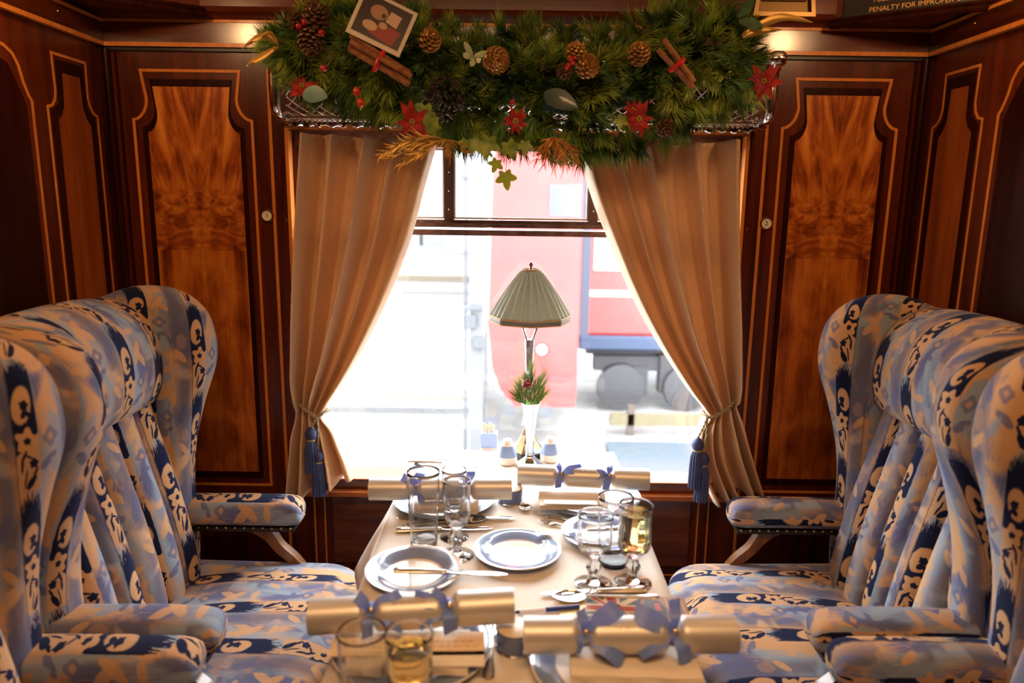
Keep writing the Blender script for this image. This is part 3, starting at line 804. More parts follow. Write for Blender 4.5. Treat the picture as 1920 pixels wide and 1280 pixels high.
def braid(pts,r,tw,n=3):
    g=G(); sp=spline(pts,10)
    for k in range(2):
        out=[]
        for i,p in enumerate(sp):
            a=i*tw+k*PI; t=(sp[min(i+1,len(sp)-1)]-sp[max(i-1,0)]).normalized(); u=t.orthogonal().normalized(); v=t.cross(u)
            u=(Vector((0,-1,0))-t*Vector((0,-1,0)).dot(t)).normalized(); v=t.cross(u)
            out.append(p+(u*math.cos(a)+v*math.sin(a))*r*.6)
        g.tube(out,r*.62,6)
    return g
def tieback(hook,loop,drop1,drop2,label,s_):
    hk=P(*hook,1,1.985)
    r=thing('curtain_tieback',label,'curtain tieback',(hk.x,2.0,hk.z))
    L=lambda v:Vector(v)-Vector((hk.x,2.0,hk.z))
    G().tube([L((hk.x+.012*math.cos(a),1.975,hk.z+.012*math.sin(a))) for a in [2*PI*i/20 for i in range(20)]],.0016,6,loop=True).build('ring',CHROME,r)
    G().lathe([(.010,0),(.010,.003),(.004,.006),(.003,.024),(0,.026)],(0,0,.012),12,rot=Matrix.Rotation(PI/2,3,'X')).build('hook',CHROME,r)
    pts=[L(P(px,py,1,y)) for px,py,y in loop]
    braid(pts,.0042,.9).build('rope',ROPE,r)
    k=pts[-1] if False else L(P(*drop1[0],1,1.862))
    for d in (drop1,drop2):
        e=L(P(*d[1],1,1.858)); k=L(P(*d[0],1,1.860)); 
        braid([k,(k+e)/2+Vector((.002,0,0)),e],.003,.9).build('cord',ROPE,r)
        h=d[2]; tassel(r,e,h,.0165)
    return r
tieback((556,727),[(556,735,1.975),(560,752,1.90),(568,765,1.872),(582,774,1.864),(594,782,1.860),(606,774,1.866),(614,768,1.885),(618,764,1.93)],((592,783),(583,800),.128),((595,784),(596,842),.130),'twisted rope tieback with two navy tassels on the left curtain',-1)
tieback((1383,727),[(1382,736,1.975),(1378,750,1.90),(1366,765,1.870),(1350,775,1.864),(1334,783,1.862),(1324,778,1.870),(1318,772,1.90)],((1326,782),(1309,820),.142),((1326,783),(1320,848),.138),'twisted rope tieback with two navy tassels on the right curtain',1)
# ================================================================== tableware
def hgt(px,pb,y):  # height of something standing at depth y whose top is seen at py=px and foot at pb
    return P(960,px,1,y).z-P(960,pb,1,y).z
BONE=mat('bone_china',(.86,.80,.72),.12,coat=.5)
def rimmed(name,r0,r1,col,base=(.86,.80,.72),gold=None,rough=.12):
    m,nt,b=newmat(name); c=nt.nodes.new('ShaderNodeTexCoord'); sx=nt.nodes.new('ShaderNodeSeparateXYZ'); nt.links.new(c.outputs['Object'],sx.inputs[0])
    x=N(nt,sx.outputs[0]); y=N(nt,sx.outputs[1]); r=(x*x+y*y).sq()
    k=((r-r0)*4000).clamp()*((r1-r)*4000).clamp()
    cc=mixc(nt,k,base,col)
    if gold: 
        kk=((r-gold)*4000).clamp()*((gold+.0012-r)*4000).clamp(); cc=mixc(nt,kk,cc,(.55,.3,.08))
    nt.links.new(cc,b.inputs['Base Color']); S(b,'Roughness',rough); S(b,'Coat Weight',.5); return m
BLUE=(.24,.32,.52)
SIDEP=rimmed('side_plate_glaze',.055,.083,BLUE)
DINP=rimmed('dinner_plate_glaze',.088,.1235,(.20,.26,.40),gold=.0865)
def plate(name,label,x,y,R,mt,group=None,z=TZ,depth=.016):
    f=R/.085
    pr=[(0,.004),(.045*f,.004),(.053*f,.0055),(.060*f,.010),(.070*f,depth*.85),(.083*f,depth),(.085*f,depth),(.0845*f,depth-.002),(.070*f,depth*.85-.003),(.058*f,.006),(.050*f,.001),(.044*f,0),(.042*f,.002),(0,.002)]
    o=G().lathe(pr,n=64).build(name,mt,loc=(x,y,z)); return tag(o,label,'plate',group)
pE=T(970,1040); plate('side_plate','empty blue-rimmed side plate in the middle of the table',pE.x,pE.y,.087,SIDEP,'blue-rimmed side plates')
pF=T(776,1078); plate('side_plate','blue-rimmed side plate with a butter knife across it, left edge of the table',pF.x,pF.y,.091,SIDEP,'blue-rimmed side plates')
pG=T(1128,1008); plate('side_plate','blue-rimmed side plate half hidden behind the goblets on the right',pG.x,pG.y,.085,SIDEP,'blue-rimmed side plates')
pH=T(836,884); plate('side_plate','white side plate with a knife on it behind the far left cracker',pH.x,pH.y,.085,SIDEP,'blue-rimmed side plates')
pA=T(833,943); plate('dinner_plate','silver-edged dinner plate under the far left cracker',pA.x,pA.y,.118,DINP,'dinner plates under the crackers')
pB=T(1103,938); plate('dinner_plate','dinner plate under the far right cracker, a card on it',pB.x,pB.y,.123,DINP,'dinner plates under the crackers')
pC=T(775,1218); plate('dinner_plate','dinner plate with a menu card under the near left cracker',pC.x,pC.y,.126,DINP,'dinner plates under the crackers')
pD=T(1150,1256); plate('dinner_plate','dinner plate with a folded napkin under the near right cracker',pD.x,pD.y,.126,DINP,'dinner plates under the crackers')
# napkins and cards
LINEN=cloth('napkin_linen',(.84,.74,.60),.1,.8,.2,(.90,.82,.70))
CARD=noisy('card_stock',(.80,.63,.42),(.86,.70,.50),160,rough=.6)
CARDW=mat('white_card',(.86,.82,.76),.5)
def napkin(x,y,wx,wy,h,rz,label,z):
    g=G(); lay=4
    for k in range(lay):
        z0=h*k/lay; e=.0012*k
        sec=[]
        rings=[]
        n=14
        for i in range(n+1):
            xx=-wx/2+wx*i/n; wv=.0012*math.sin(i*1.3+k)
            t=h/lay*.46
            rings.append([(xx,-wy/2+e+wv,z0+t*.3),(xx,-wy/2+e-.002+wv,z0+t),(xx,-wy/2+e+wv,z0+2*t-.0003),(xx,0,z0+2*t),(xx,wy/2-e,z0+2*t-.0003),(xx,wy/2-e+.002,z0+t),(xx,wy/2-e,z0+t*.3),(xx,0,z0+.0002)])
        g.loft(rings)
    o=g.build('napkin',LINEN,loc=(x,y,z)); o.rotation_euler=(0,0,rz); return tag(o,label,'napkin','folded linen napkins')
ZP=TZ+.0165
def nap(px,py,wx,wy,h,rz,label,z=ZP):
    p=T(px,py,z+h); return napkin(p.x,p.y,wx,wy,h,rz,label,z)
nap(835,938,.150,.085,.012,0,'folded napkin on the far left dinner plate, under the cracker')
nap(1072,934,.150,.085,.009,-.02,'folded napkin on the far right dinner plate, under the cracker')
nap(765,1213,.185,.10,.012,.03,'folded napkin on the near left dinner plate, under the menu card')
nap(1188,1235,.190,.085,.013,-.03,'thick folded cream napkin on the near right dinner plate')
def card(name,px,py,w,d,rz,label,mt,z,band=None,cat='card'):
    p=T(px,py,z+.001)
    t=thing(name,label,cat,(p.x,p.y,z),rz)
    G().b2(-w/2,w/2,-d/2,d/2,0,.0012).build('sheet',mt,t,smooth=0)
    return t
t=card('menu_card',766,1206,.232,.060,.035,'tan menu card with small print across the near left plate',CARD,ZP+.0128)
g=G(); 
rnd=random.Random(4)
for r in range(3):
    x=-.10
    while x<.10:
        w_=rnd.uniform(.004,.012); g.b2(x,x+w_,-.022+r*.013,-.0205+r*.013,.0012,.0014); x+=w_+.004
g.build('print',mat('card_print',(.42,.30,.18),.6),t,smooth=0)
t=card('place_card',853,1234,.088,.036,.035,'white card lying over the front of the near left plate',CARDW,ZP+.0128)
t=card('menu_card',1070,941,.118,.022,-.01,'white card strip on the far right napkin',CARDW,ZP+.0138)
# postcard with a flag print
p=T(1166,1143); t=thing('postcard','colourful booklet with a flag print and gold end band, near the right table edge','booklet',(p.x,p.y,TZ),R_(-3))
G().b2(-.105,.115,-.045,.045,0,.002).build('cover',mat('cover_brown',(.33,.17,.09),.5),t,smooth=0)
G().b2(-.108,-.062,-.046,.046,.0002,.0026).build('gold_band',mat('gold_card',(.55,.44,.22),.45,.3),t,smooth=0)
fl=G().b2(-.062,.035,-.044,.044,.002,.0023).build('flag_field',mat('flag_blue',(.10,.16,.19),.5),t,smooth=0)
W_=mat('flag_cream',(.72,.62,.46),.5); RD=mat('flag_red',(.42,.06,.04),.5)
def flagbar(poly,mt,z): return G().prism(poly,z,z+.0002,2).build('flag_stripe',mt,t,smooth=0)
flagbar([(-.062,-.012),(.035,-.012),(.035,.012),(-.062,.012)],W_,.0023)
flagbar([(-.030,-.044),(-.002,-.044),(-.002,.044),(-.030,.044)],W_,.0023)
flagbar([(-.062,.044),(-.052,.044),(.035,-.036),(.035,-.044),(.026,-.044),(-.062,.036)],W_,.00225)
flagbar([(-.062,.041),(-.057,.044),(.035,-.041),(.035,-.044),(.031,-.044),(-.062,.039)],RD,.0024)
flagbar([(-.062,-.044),(-.052,-.044),(.035,.036),(.035,.044),(.026,.044),(-.062,-.036)],W_,.00226)
flagbar([(-.062,-.007),(.035,-.007),(.035,.007),(-.062,.007)],RD,.0025)
flagbar([(-.024,-.044),(-.008,-.044),(-.008,.044),(-.024,.044)],RD,.0025)
G().prism([(.035,-.044),(.075,-.044),(.078,.006),(.068,.03),(.045,.034),(.035,.01)],.002,.0025,2).build('dark_figure',mat('print_dark',(.03,.035,.03),.5),t,smooth=0)
G().b2(.058,.068,-.002,.022,.0025,.0027).build('red_spot',RD,t,smooth=0)
for k in range(4):
    flagbar([(.084+k*.009,-.044),(.086+k*.009,-.044),(.080+k*.009,.044),(.078+k*.009,.044)],mat('print_tan',(.6,.42,.26),.5),.002)
# pen
p=T(1012,1148); t=thing('ballpoint_pen','dark blue and white pen beside the flag booklet','pen',(p.x,p.y,TZ+.0045),R_(10))
G().tube([(-.05,0,0),(-.036,0,0)],[.0009,.0035],10).build('tip',BLACK,t)
G().tube([(-.036,0,0),(.01,0,0)],.0042,12).build('barrel',mat('pen_white',(.8,.8,.85),.3),t)
G().tube([(.01,0,0),(.07,0,0)],.0043,12).build('cap',mat('pen_blue',(.03,.05,.25),.25),t)
# ---- butter dishes
TINB=mat('tin_blue',(.15,.20,.38),.28,.2,coat=.3); TINT=mat('tin_lid',(.78,.66,.50),.3)
for (px,py,r,lab) in ((957,940,.0285,'round blue-sided butter dish in front of the far crackers'),(966,1213,.0305,'round blue-sided butter dish between the two near crackers')):
    p=T(px,py); t=thing('butter_dish',lab,'dish',(p.x,p.y,TZ),0,'round butter dishes'); k=r/.0285
    G().lathe([(0,.003),(r*.95,.003),(r,.006),(r,.032),(r*.98,.034),(0,.034)],n=40).build('side',TINB,t)
    G().lathe([(0,.0342),(r*.94,.0342),(r*.97,.036),(r*.90,.037),(0,.0368)],n=40).build('lid',TINT,t)
    G().lathe([(0,0),(r*1.04,0),(r*1.06,.002),(r*1.0,.004),(0,.0035)],n=40).build('foot_ring',SILVER,t)
# ---- crackers
CRK=mat('cracker_foil',(.64,.61,.56),.42,.55)
def ribbonmat():
    m=cloth('organza_ribbon',(.19,.31,.80),.3,.4,.3,(.26,.40,.86)); return m
RIB=ribbonmat(); BELL=mat('tiny_bell',(.75,.62,.42),.2,1)
def cracker(label,c0,c1,r,rings,bows,seed,txt=None):
    """c0,c1: ends of the axis; rings: the two tied necks as fractions"""
    a,b_=Vector(c0),Vector(c1); L=(b_-a).length; mid=(a+b_)/2
    t=thing('christmas_cracker',label,'cracker',(mid.x,mid.y,mid.z)); d=(b_-a).normalized()
    t.rotation_euler=(0,-math.asin(d.z),math.atan2(d.y,d.x))
    n1,n2=(f*L-L/2 for f in rings); g=G(); pr=[]
    def prof(x):
        k=1-.62*math.exp(-((x-n1)/.0085)**2)-.62*math.exp(-((x-n2)/.0085)**2)
        return r*k
    xs=[-L/2+L*i/90 for i in range(91)]; NN=32
    rg=[]
    for x in xs:
        q=prof(x); w_=(1-q/r); 
        rg.append([(x,(q+.0016*w_*math.sin(a*11))*math.cos(a),(q+.0016*w_*math.sin(a*11))*math.sin(a)) for a in [2*PI*k/NN for k in range(NN)]])
    inner=[[(x,(prof(x)-.0012)*math.cos(a),(prof(x)-.0012)*math.sin(a)) for a in [2*PI*k/NN for k in range(NN)]] for x in xs[::-1]]
    g.loft(rg+inner,caps=False,loop=True); g.build('foil_tube',CRK,t,smooth=60)
    rnd=random.Random(seed)
    for bi,x in enumerate((n1,n2)):
        q=prof(x)+.0028
        bb=G().tube([(x+.0015*math.sin(k),q*math.cos(2*PI*k/20),q*math.sin(2*PI*k/20)) for k in range(20)],.0042,8,loop=True,flat=1.4).build('ribbon_tie',RIB,t)
        for k,(ang,ln,wd,sx) in enumerate(bows[bi]):
            # flat ribbon loop/tail leaving the knot: ang in the plane facing up-front
            pts=[]; g=G(); A=R_(ang)
            dirv=Vector((math.cos(A)*sx,math.sin(A)*.45,math.sin(A)*.85))
            st=Vector((x,-q*.75,q*.75)); n_=10; L2=[]; rings=[]
            side=dirv.cross(Vector((0,-.7,.7))).normalized()
            for i in range(n_+1):
                f=i/n_; c=st+dirv*ln*f+Vector((0,-.7,.7))*(.012*math.sin(f*PI)+.003*math.sin(f*7+k))
                w2=wd*(.25+.75*min(1,f*2.2)); tw=side*w2/2+Vector((0,-.5,.5))*.003*math.sin(f*5+k*2)
                up=Vector((0,-.7,.7))*.0005
                e=dirv*(.006 if i==n_ else 0)
                rings.append([c-tw-up-e*0,c+tw-up+e,c+tw+up+e,c-tw+up-e*0])
            g.loft(rings).build('ribbon_tail',RIB,bb,smooth=50)
        for k in range(2): G().ball((x+.002,-q*.82-.002,q*.55+.006-k*.0115),.0055,12).build('bell',BELL,bb)
    if txt:
        def xf(c):
            th=R_(txt)+c.y/r; rr_=r+.0003+c.z
            return Vector((c.x+(n1+n2)/2,-rr_*math.cos(th),rr_*math.sin(th)))
        text_mesh('lettering','BRITISH PULLMAN',.0062,mat('foil_lettering',(.95,.85,.72),.15,1),t,xf)
    return t
def AX(px,py,z): return T(px,py,z)
bw=[[(60,.045,.022,1),(150,.03,.018,1),(-40,.055,.022,1),(-100,.035,.016,1)],[(150,.05,.024,1),(100,.03,.02,1),(210,.045,.022,1),(-80,.04,.022,1)]]
cz=ZP+.013+.027
cracker('silver-gold cracker nearest the camera on the left, ends over the chair seat',AX(581,1156,cz+.004),AX(963,1134,cz+.012),.0275,(.295,.675),[[(130,.028,.02,1),(20,.05,.026,1),(-25,.052,.028,1),(-95,.036,.018,1)],[(130,.032,.014,1),(165,.05,.026,1),(205,.05,.028,1),(-85,.036,.022,1)]],1,58)
cracker('silver-gold cracker nearest the camera on the right, with large blue bows',AX(982,1190,cz),AX(1378,1188,cz+.004),.0275,(.285,.700),[[(100,.03,.016,1),(35,.06,.028,1),(-35,.065,.032,1),(-120,.03,.016,1)],[(85,.045,.018,1),(155,.06,.032,1),(205,.06,.032,1),(-70,.045,.022,1)]],2,52)
cracker('silver-gold cracker at the far right in front of the lamp',AX(971,889,cz),AX(1217,899,cz),.0255,(.33,.69),[[(15,.05,.024,1),(110,.02,.012,1),(-100,.032,.014,1)],[(185,.05,.024,1),(80,.02,.014,1),(-100,.032,.016,1)]],3,50)
cracker('silver-gold cracker at the far left behind the water glass',AX(693,916,cz),AX(959,915,cz),.0255,(.31,.69),[[(140,.03,.02,1),(60,.03,.02,1),(-60,.04,.018,1)],[(80,.03,.022,1),(190,.04,.02,1),(-100,.03,.014,1)]],4)
# ---- cutlery
def sil(name,label,cat,px0,px1,build,z=TZ,grp='silver cutlery'):
    a=T(*px0,z); b_=T(*px1,z); d=b_-a
    t=thing(name,label,cat,(a.x,a.y,z),math.atan2(d.y,d.x),grp); build(t,d.length); return t
def flat(g,secs,zc):   # secs: (x, halfwidth, halfthick, zoff)
    rings=[]
    for x,w_,h,z in secs:
        rings.append([(x,w_*math.cos(a),zc+z+h*math.sin(a)) for a in [2*PI*k/12 for k in range(12)]])
    g.loft(rings); return g
def knife(t,L):
    h=L*.45
    flat(G(),[(0,.003,.002,0),(.002,.0105,.0042,0),(.012,.0108,.0045,0),(h*.6,.0078,.0042,0),(h*.95,.0065,.0040,0),(h,.0075,.0045,0),(h+.004,.005,.003,0)],.0045).build('handle',SILVERB,t,smooth=50)
    flat(G(),[(h+.002,.0045,.0015,0),(h+.015,.008,.0009,0),(L*.8,.0095,.0007,0),(L*.93,.008,.0006,0),(L*.985,.004,.0005,0),(L,.001,.0004,0)],.004).build('blade',SILVER,t,smooth=50)
def spoonb(bw_,bl):
    def f(t,L):
        flat(G(),[(0,.002,.0012,0),(.004,.0085,.0016,0),(.02,.009,.0016,0),(L*.35,.004,.0018,.001),(L-bl-.005,.0028,.0018,.004),(L-bl,.004,.0016,.005)],.002).build('handle',SILVERB,t,smooth=50)
        g=G(); rows=[]; nb=12; M=14
        for i in range(nb+1):
            f_=i/nb; x=L-bl+bl*f_; w_=bw_*math.sin(PI*min(1,f_*.96+.04))**.6*(1.05-.15*f_) if 0<f_<1 else .0015
            rows.append([(x,w_*math.sin((k/M-.5)*PI),.0075-.006*math.cos((k/M-.5)*PI)*math.sin(PI*min(.98,max(.02,f_)))) for k in range(M+1)])
        g.loft(rows,caps=False,closed=False); o=g.build('bowl',SILVER,t,smooth=80)
        md=o.modifiers.new('thick','SOLIDIFY'); md.thickness=.0009
    return f
def forkb(t,L):
    flat(G(),[(0,.002,.0012,0),(.004,.0085,.0016,0),(.02,.009,.0016,0),(L*.35,.004,.0018,.001),(L*.68,.0032,.0018,.004),(L*.74,.011,.0012,.003),(L*.79,.0115,.001,.002)],.002).build('handle',SILVERB,t,smooth=50)
    for k in range(4):
        y=(k-1.5)*.0062
        G().tube([(L*.78,y,.004),(L*.88,y,.0025),(L*.97,y,.004),(L,y,.006)],[.0016,.0014,.0011,.0005],6).build('tine',SILVER,t)
sil('table_knife','butter knife lying across the left side plate','knife',(738,1072),(952,1080),knife,z=TZ+.0165)
sil('table_knife','slim knife on the white plate behind the far left cracker','knife',(765,866),(905,874),knife,z=TZ+.0165)
sil('table_knife','fish knife behind the spoon in front of the right goblets','knife',(1212,1108),(1012,1116),knife)
sil('table_spoon','large silver spoon in front of the right goblets','spoon',(1236,1119),(1035,1124),spoonb(.021,.062))
sil('teaspoon','small round spoon between the far crackers','spoon',(988,920),(985,962),spoonb(.0155,.035),grp='teaspoons')
sil('teaspoon','small round spoon in front of the near right cracker','spoon',(1014,1190),(1012,1256),spoonb(.019,.045),grp='teaspoons')
sil('table_fork','silver fork at the far left, nearest the plate edge','fork',(900,976),(745,972),forkb)
sil('table_knife','silver knife at the far left, foremost of the row','knife',(743,996),(925,992),knife)
sil('table_spoon','silver spoon at the far left in front of the plate','spoon',(755,985),(915,975),spoonb(.020,.055))
sil('table_knife','silver knife whose tip points right beside the far butter dish','knife',(820,972),(966,974),knife)
sil('table_fork','silver fork in front of the far right plate','fork',(1120,992),(1000,962),forkb)
sil('table_fork','second silver fork in front of the far right plate','fork',(1110,1001),(1012,978),forkb)
sil('table_knife','knife with its tip on the half-hidden right side plate','knife',(1180,992),(1000,1003),knife,z=TZ+.0165)
sil('table_fork','fork standing up at the rim beside the near butter dish','fork',(915,1275),(925,1165),forkb)
# ---- glasses
GL=glassmat('crystal',(.97,.985,1.0),1.40); WINE=mat('white_wine',(.93,.78,.34),0.0,trans=1,ior=1.33)
cut=lambda amp,n,lo,hi: (lambda a,i,z: amp*math.cos(a*n) if lo<z<hi else 0)
def tumbler(label,px,py,h,r,grp='water tumblers'):
    p=T(px,py); t=thing('water_tumbler',label,'glass',(p.x,p.y,TZ),0,grp)
    R=r
    o_=[(R*.82,.002),(R*.825,.006),(R*.86,h*.3),(R*.90,h*.34),(R*.915,h*.38),(R*.89,h*.42),(R*.925,h*.46),(R*.90,h*.50),(R*.935,h*.54),(R*.96,h*.75),(R*.99,h*.96),(R,h)]
    pr=[(0,0),(R*.78,0)]+o_+[(R-.0008,h+.0008)]+[(r_-.0017,max(z_,.011)) for r_,z_ in o_[::-1]]+[(R*.4,.010),(0,.0095)]
    G().lathe(pr,n=80,rib=lambda a,i,z:(.012*math.cos(a*20) if h*.28<z<h*.7 else 0)).build('glass_body',GL,t,smooth=60); return t
def goblet(label,px,py,h,r,fr,bowl=.55,wine=0,grp='cut crystal goblets'):
    p=T(px,py); t=thing('crystal_goblet',label,'glass',(p.x,p.y,TZ),0,grp)
    b=h*(1-bowl); R=r
    foot=[(0,0),(fr*.98,0),(fr,.0012),(fr*.9,.003),(fr*.45,.006),(.008,.011),(.0065,.018),(.010,b*.42),(.0135,b*.55),(.009,b*.70),(.0075,b*.80),(.010,b*.92)]
    bowlo=[(R*.52,b),(R*.82,b+h*.05),(R*.95,b+h*.12),(R*.97,b+h*.25),(R*.95,b+h*.40),(R*.97,h*.96),(R,h)]
    inn=[(R-.0008,h+.0007)]+[(r_-.0017,z_+.0006) for r_,z_ in bowlo[::-1][:-2]]+[(R*.72,b+h*.058),(R*.45,b+h*.025),(0,b+h*.02)]
    nf=len(foot)
    G().lathe(foot+bowlo+inn,n=72,rib=lambda a,i,z:(-.03*abs(math.sin(a*6)) if b<=z<h*.9 else (.10*math.cos(a*6) if 6<=i<nf else 0))).build('glass_body',GL,t,smooth=60)
    if wine:
        zt=b+h*bowl*wine
        G().lathe([(0,b+h*.022),(R*.43,b+h*.028),(R*.70,b+h*.062),(R*.87,b+h*.125),(R*.895,b+h*.25),(R*.885,zt),(0,zt)],n=72,rib=lambda a,i,z:-.03*abs(math.sin(a*6))).build('wine',WINE,t,smooth=60)
    return t
def H(px_top,px_base,x_px):
    p=T(x_px,px_base); return P(x_px,px_top,1,p.y).z-TZ
hK=H(897,1030,795); tumbler('tall cut water tumbler on the far left of the table',795,1018,hK+.005,.0335)
goblet('cut flute behind and right of the left water tumbler',852,1006,.150,.0265,.030,.58)
goblet('cut flute in front of its twin, right of the left water tumbler',857,1040,.158,.0275,.034,.60)
tumbler('tall water tumbler on the right, behind the two goblets',1150,1056,.140,.0345)
goblet('empty short crystal goblet on the right, left of the wine',1112,1094,.138,.0335,.035,.55)
goblet('tall crystal goblet holding white wine on the right',1186,1092,.156,.0325,.035,.62,wine=.84)
tumbler('blurred water tumbler in the near left corner of the photo',682,1322,.115,.0335)
goblet('blurred wine glass with white wine in the near left corner',769,1345,.128,.0330,.034,.62,wine=.70)
# ---- vase, greenery, shakers, holder
p=T(993,870); VY=p.y
vs=thing('bud_vase','slim silver trumpet vase holding a sprig in front of the table lamp','vase',(p.x,p.y,TZ))
vh=P(993,754,1,VY).z-TZ
facet=lambda amp:(lambda a,i,z:amp*math.cos(a*6))
G().lathe([(0,0),(.044,0),(.045,.002),(.026,.010),(.012,.022),(.009,.032),(.0095,vh*.3),(.013,vh*.6),(.019,vh*.88),(.024,vh*.97),(.026,vh),(.0245,vh),(.016,vh*.8),(0,vh*.5)],n=48,rib=lambda a,i,z:.07*math.cos(a*6)*(1 if i<5 else .6)).build('body',SILVER,vs,smooth=40)
NEED=noisy('pine_needles',(.06,.15,.02),(.26,.40,.08),22,rough=.55,hi=.6)
REDB=mat('red_berry',(.45,.012,.01),.18,coat=.6)
def needle(g,p,d,L,w_,bend):
    """slender three-sided needle curving along its length"""
    d=d.normalized(); u=d.orthogonal().normalized(); v=d.cross(u); pm=p+d*L*.55+bend*.35*L; pe=p+d*L+bend*L
    n=len(g.v)
    for q,k in ((p,.8),(pm,1)):
        for a in (0,2.1,4.2): g.v.append(tuple(q+(u*math.cos(a)+v*math.sin(a))*w_*k))
    g.v.append(tuple(pe))
    for j in range(3):
        j2=(j+1)%3; g.f.append([n+j,n+j2,n+3+j2,n+3+j]); g.f.append([n+3+j,n+3+j2,n+6]); g.loopuv+= [None,None]
def sprig(g,p,d,L,nn,nl,rnd,w_=.0007,spread=.9):
    d=d.normalized(); u=d.orthogonal().normalized(); v=d.cross(u)
    for i in range(nn):
        f=rnd.random()**.8; a=rnd.uniform(0,2*PI); sp=spread*(1.1-.55*f)*rnd.uniform(.6,1.2)
        dd=d+(u*math.cos(a)+v*math.sin(a))*sp
        needle(g,p+d*L*f,dd,nl*rnd.uniform(.7,1.15),w_,Vector((0,0,-.12))+d*.15)
rnd=random.Random(8)
sp_=thing('evergreen_sprig','small evergreen sprig with dark red berries standing in the silver vase','sprig',(p.x,p.y,TZ+vh))
g=G()
for (a,b2_,L) in ((-.35,0,.055),(.0,-.1,.105),(.3,.02,.075),(.15,-.2,.06),(-.15,-.15,.07),(.5,-.1,.03),(-.6,-.1,.03)):
    sprig(g,Vector((a*.03,0,-.01)),Vector((a,b2_,1)),L,95,.045,rnd,.0006,.6)
g.build('needles',NEED,sp_,smooth=0)
for k,(x,z) in enumerate(((-.014,.058),(-.006,.052),(-.018,.049),(-.009,.063))): G().ball((x,-.018-.002*k,z),.0068,14).build('berry',mat('dark_berry',(.22,.015,.02),.3,coat=.3),sp_)
G().tube([(0,0,-.06),(0,-.004,0),(-.008,-.012,.05)],.0015,6).build('stem',WALNUT,sp_)
WEDG=mat('pale_blue_glaze',(.24,.34,.58),.3,coat=.3)
def shaker(px,py,lab):
    p=T(px,py); t=thing('ceramic_shaker',lab,'shaker',(p.x,p.y,TZ),0,'salt and pepper shakers')
    G().lathe([(0,0),(.022,0),(.0255,.004),(.0262,.018),(.0258,.022)],n=36).build('lower_body',BONE,t)
    G().lathe([(.0258,.022),(.0255,.026),(.0195,.050),(.0185,.052)],n=36,).build('blue_band',WEDG,t)
    G().lathe([(.0185,.052),(.017,.055),(.0135,.058),(.0115,.063),(.012,.066),(.008,.069),(0,.0695)],n=36).build('cap',BONE,t)
shaker(951,868,'blue-banded white ceramic shaker left of the silver vase'); shaker(1030,863,'blue-banded white ceramic shaker right of the silver vase')
p=T(917,839); t=thing('sugar_holder','small pale blue box holder filled with sugar sticks, left of the lamp','holder',(p.x,p.y,TZ))
G().rbox(-.024,.024,-.018,.018,.004,.047,.002).build('box',WEDG,t,smooth=0); G().rbox(-.025,.025,-.019,.019,0,.005,.0015).build('foot',BONE,t,smooth=0)
SUG=mat('sugar_paper',(.80,.62,.38),.6)
for k in range(6):
    x=-.016+k*.0058; tag(G().rbox(x-.0024,x+.0024,-.004+.003*(k%2),.000+.003*(k%2),.047,.076-.004*(k%3),.001).build('sugar_stick',SUG,loc=(p.x,p.y,TZ),smooth=0),('leftmost','second from left','third from left','third from right','second from right','rightmost')[k]+' tan sugar stick standing in the pale blue holder','sugar stick','sugar sticks')
# ---- table lamp
LY=1.918; c=P(992,700,1,LY); LXc=c.x
lp=thing('table_lamp','silver table lamp with a pleated grey-green shade in front of the window','lamp',(LXc,LY,TZ))
zz=lambda py:P(992,py,1,LY).z-TZ
G().lathe([(0,0),(.046,0),(.047,.003),(.046,.014),(.044,.016),(0,.016)],n=8,rot=Matrix.Rotation(PI/8,3,'Z')).build('foot',BLACK,lp,smooth=0)
g=G(); z0=.016
for k,(r0_,r1_,h_) in enumerate(((.046,.040,.008),(.040,.028,.016),(.028,.018,.020),(.018,.011,.022),(.011,.006,.018))):
    g.lathe([(0,z0),(r0_,z0),(r1_,z0+h_),(0,z0+h_)],n=8,rot=Matrix.Rotation(PI/8,3,'Z')); z0+=h_
g.build('stepped_base',SILVER,lp,smooth=0)
zs0=zz(700); zs1=zz(636)
G().lathe([(0,.09),(.006,.09),(.006,zs0-.05),(.009,zs0-.02),(.008,zs0),(.0105,zs0+.01),(.012,zs0+.06),(.0135,zs0+.075),(.0135,zs1),(0,zs1)],n=8).build('stem',SILVER,lp,smooth=0)
zr=zz(600)
for s_ in (-1,1): G().tube([(s_*.008,0,zs1-.002),(s_*.020,0,zz(612)),(s_*.036,0,zz(598))],.0032,8).build('arm',SILVER,lp)
zt=zz(506)
SHADE=cloth('pleated_silk',(.52,.56,.50),.5,.6,.3,(.60,.63,.56)); TRIM=noisy('gold_braid',(.34,.23,.10),(.50,.36,.17),400,rough=.7)
rb=.108; rt=.023; rows=[]; nn=192
def hexr(a,k): # flared panels: slightly polygonal toward the bottom
    s=PI/4; q=(a%s)-s/2; return 1/math.cos(q)*math.cos(s/2)*k+(1-k)
for i in range(17):
    f=i/16; z=zt+(zr+.012-zt)*f; R0=rt+(rb-rt)*(f**.92)
    rows.append([((R0*hexr(a,f*.9)*(1+ (1-f)*.08*math.cos(a*24)+.036*math.cos(a*24)))*math.cos(a),(R0*hexr(a,f*.9)*(1+(1-f)*.08*math.cos(a*24)+.036*math.cos(a*24)))*math.sin(a),z) for a in [2*PI*k/nn for k in range(nn)]])
o=G().loft(rows,caps=False).build('lamp_shade',SHADE,lp,smooth=60); md=o.modifiers.new('t','SOLIDIFY'); md.thickness=.0012
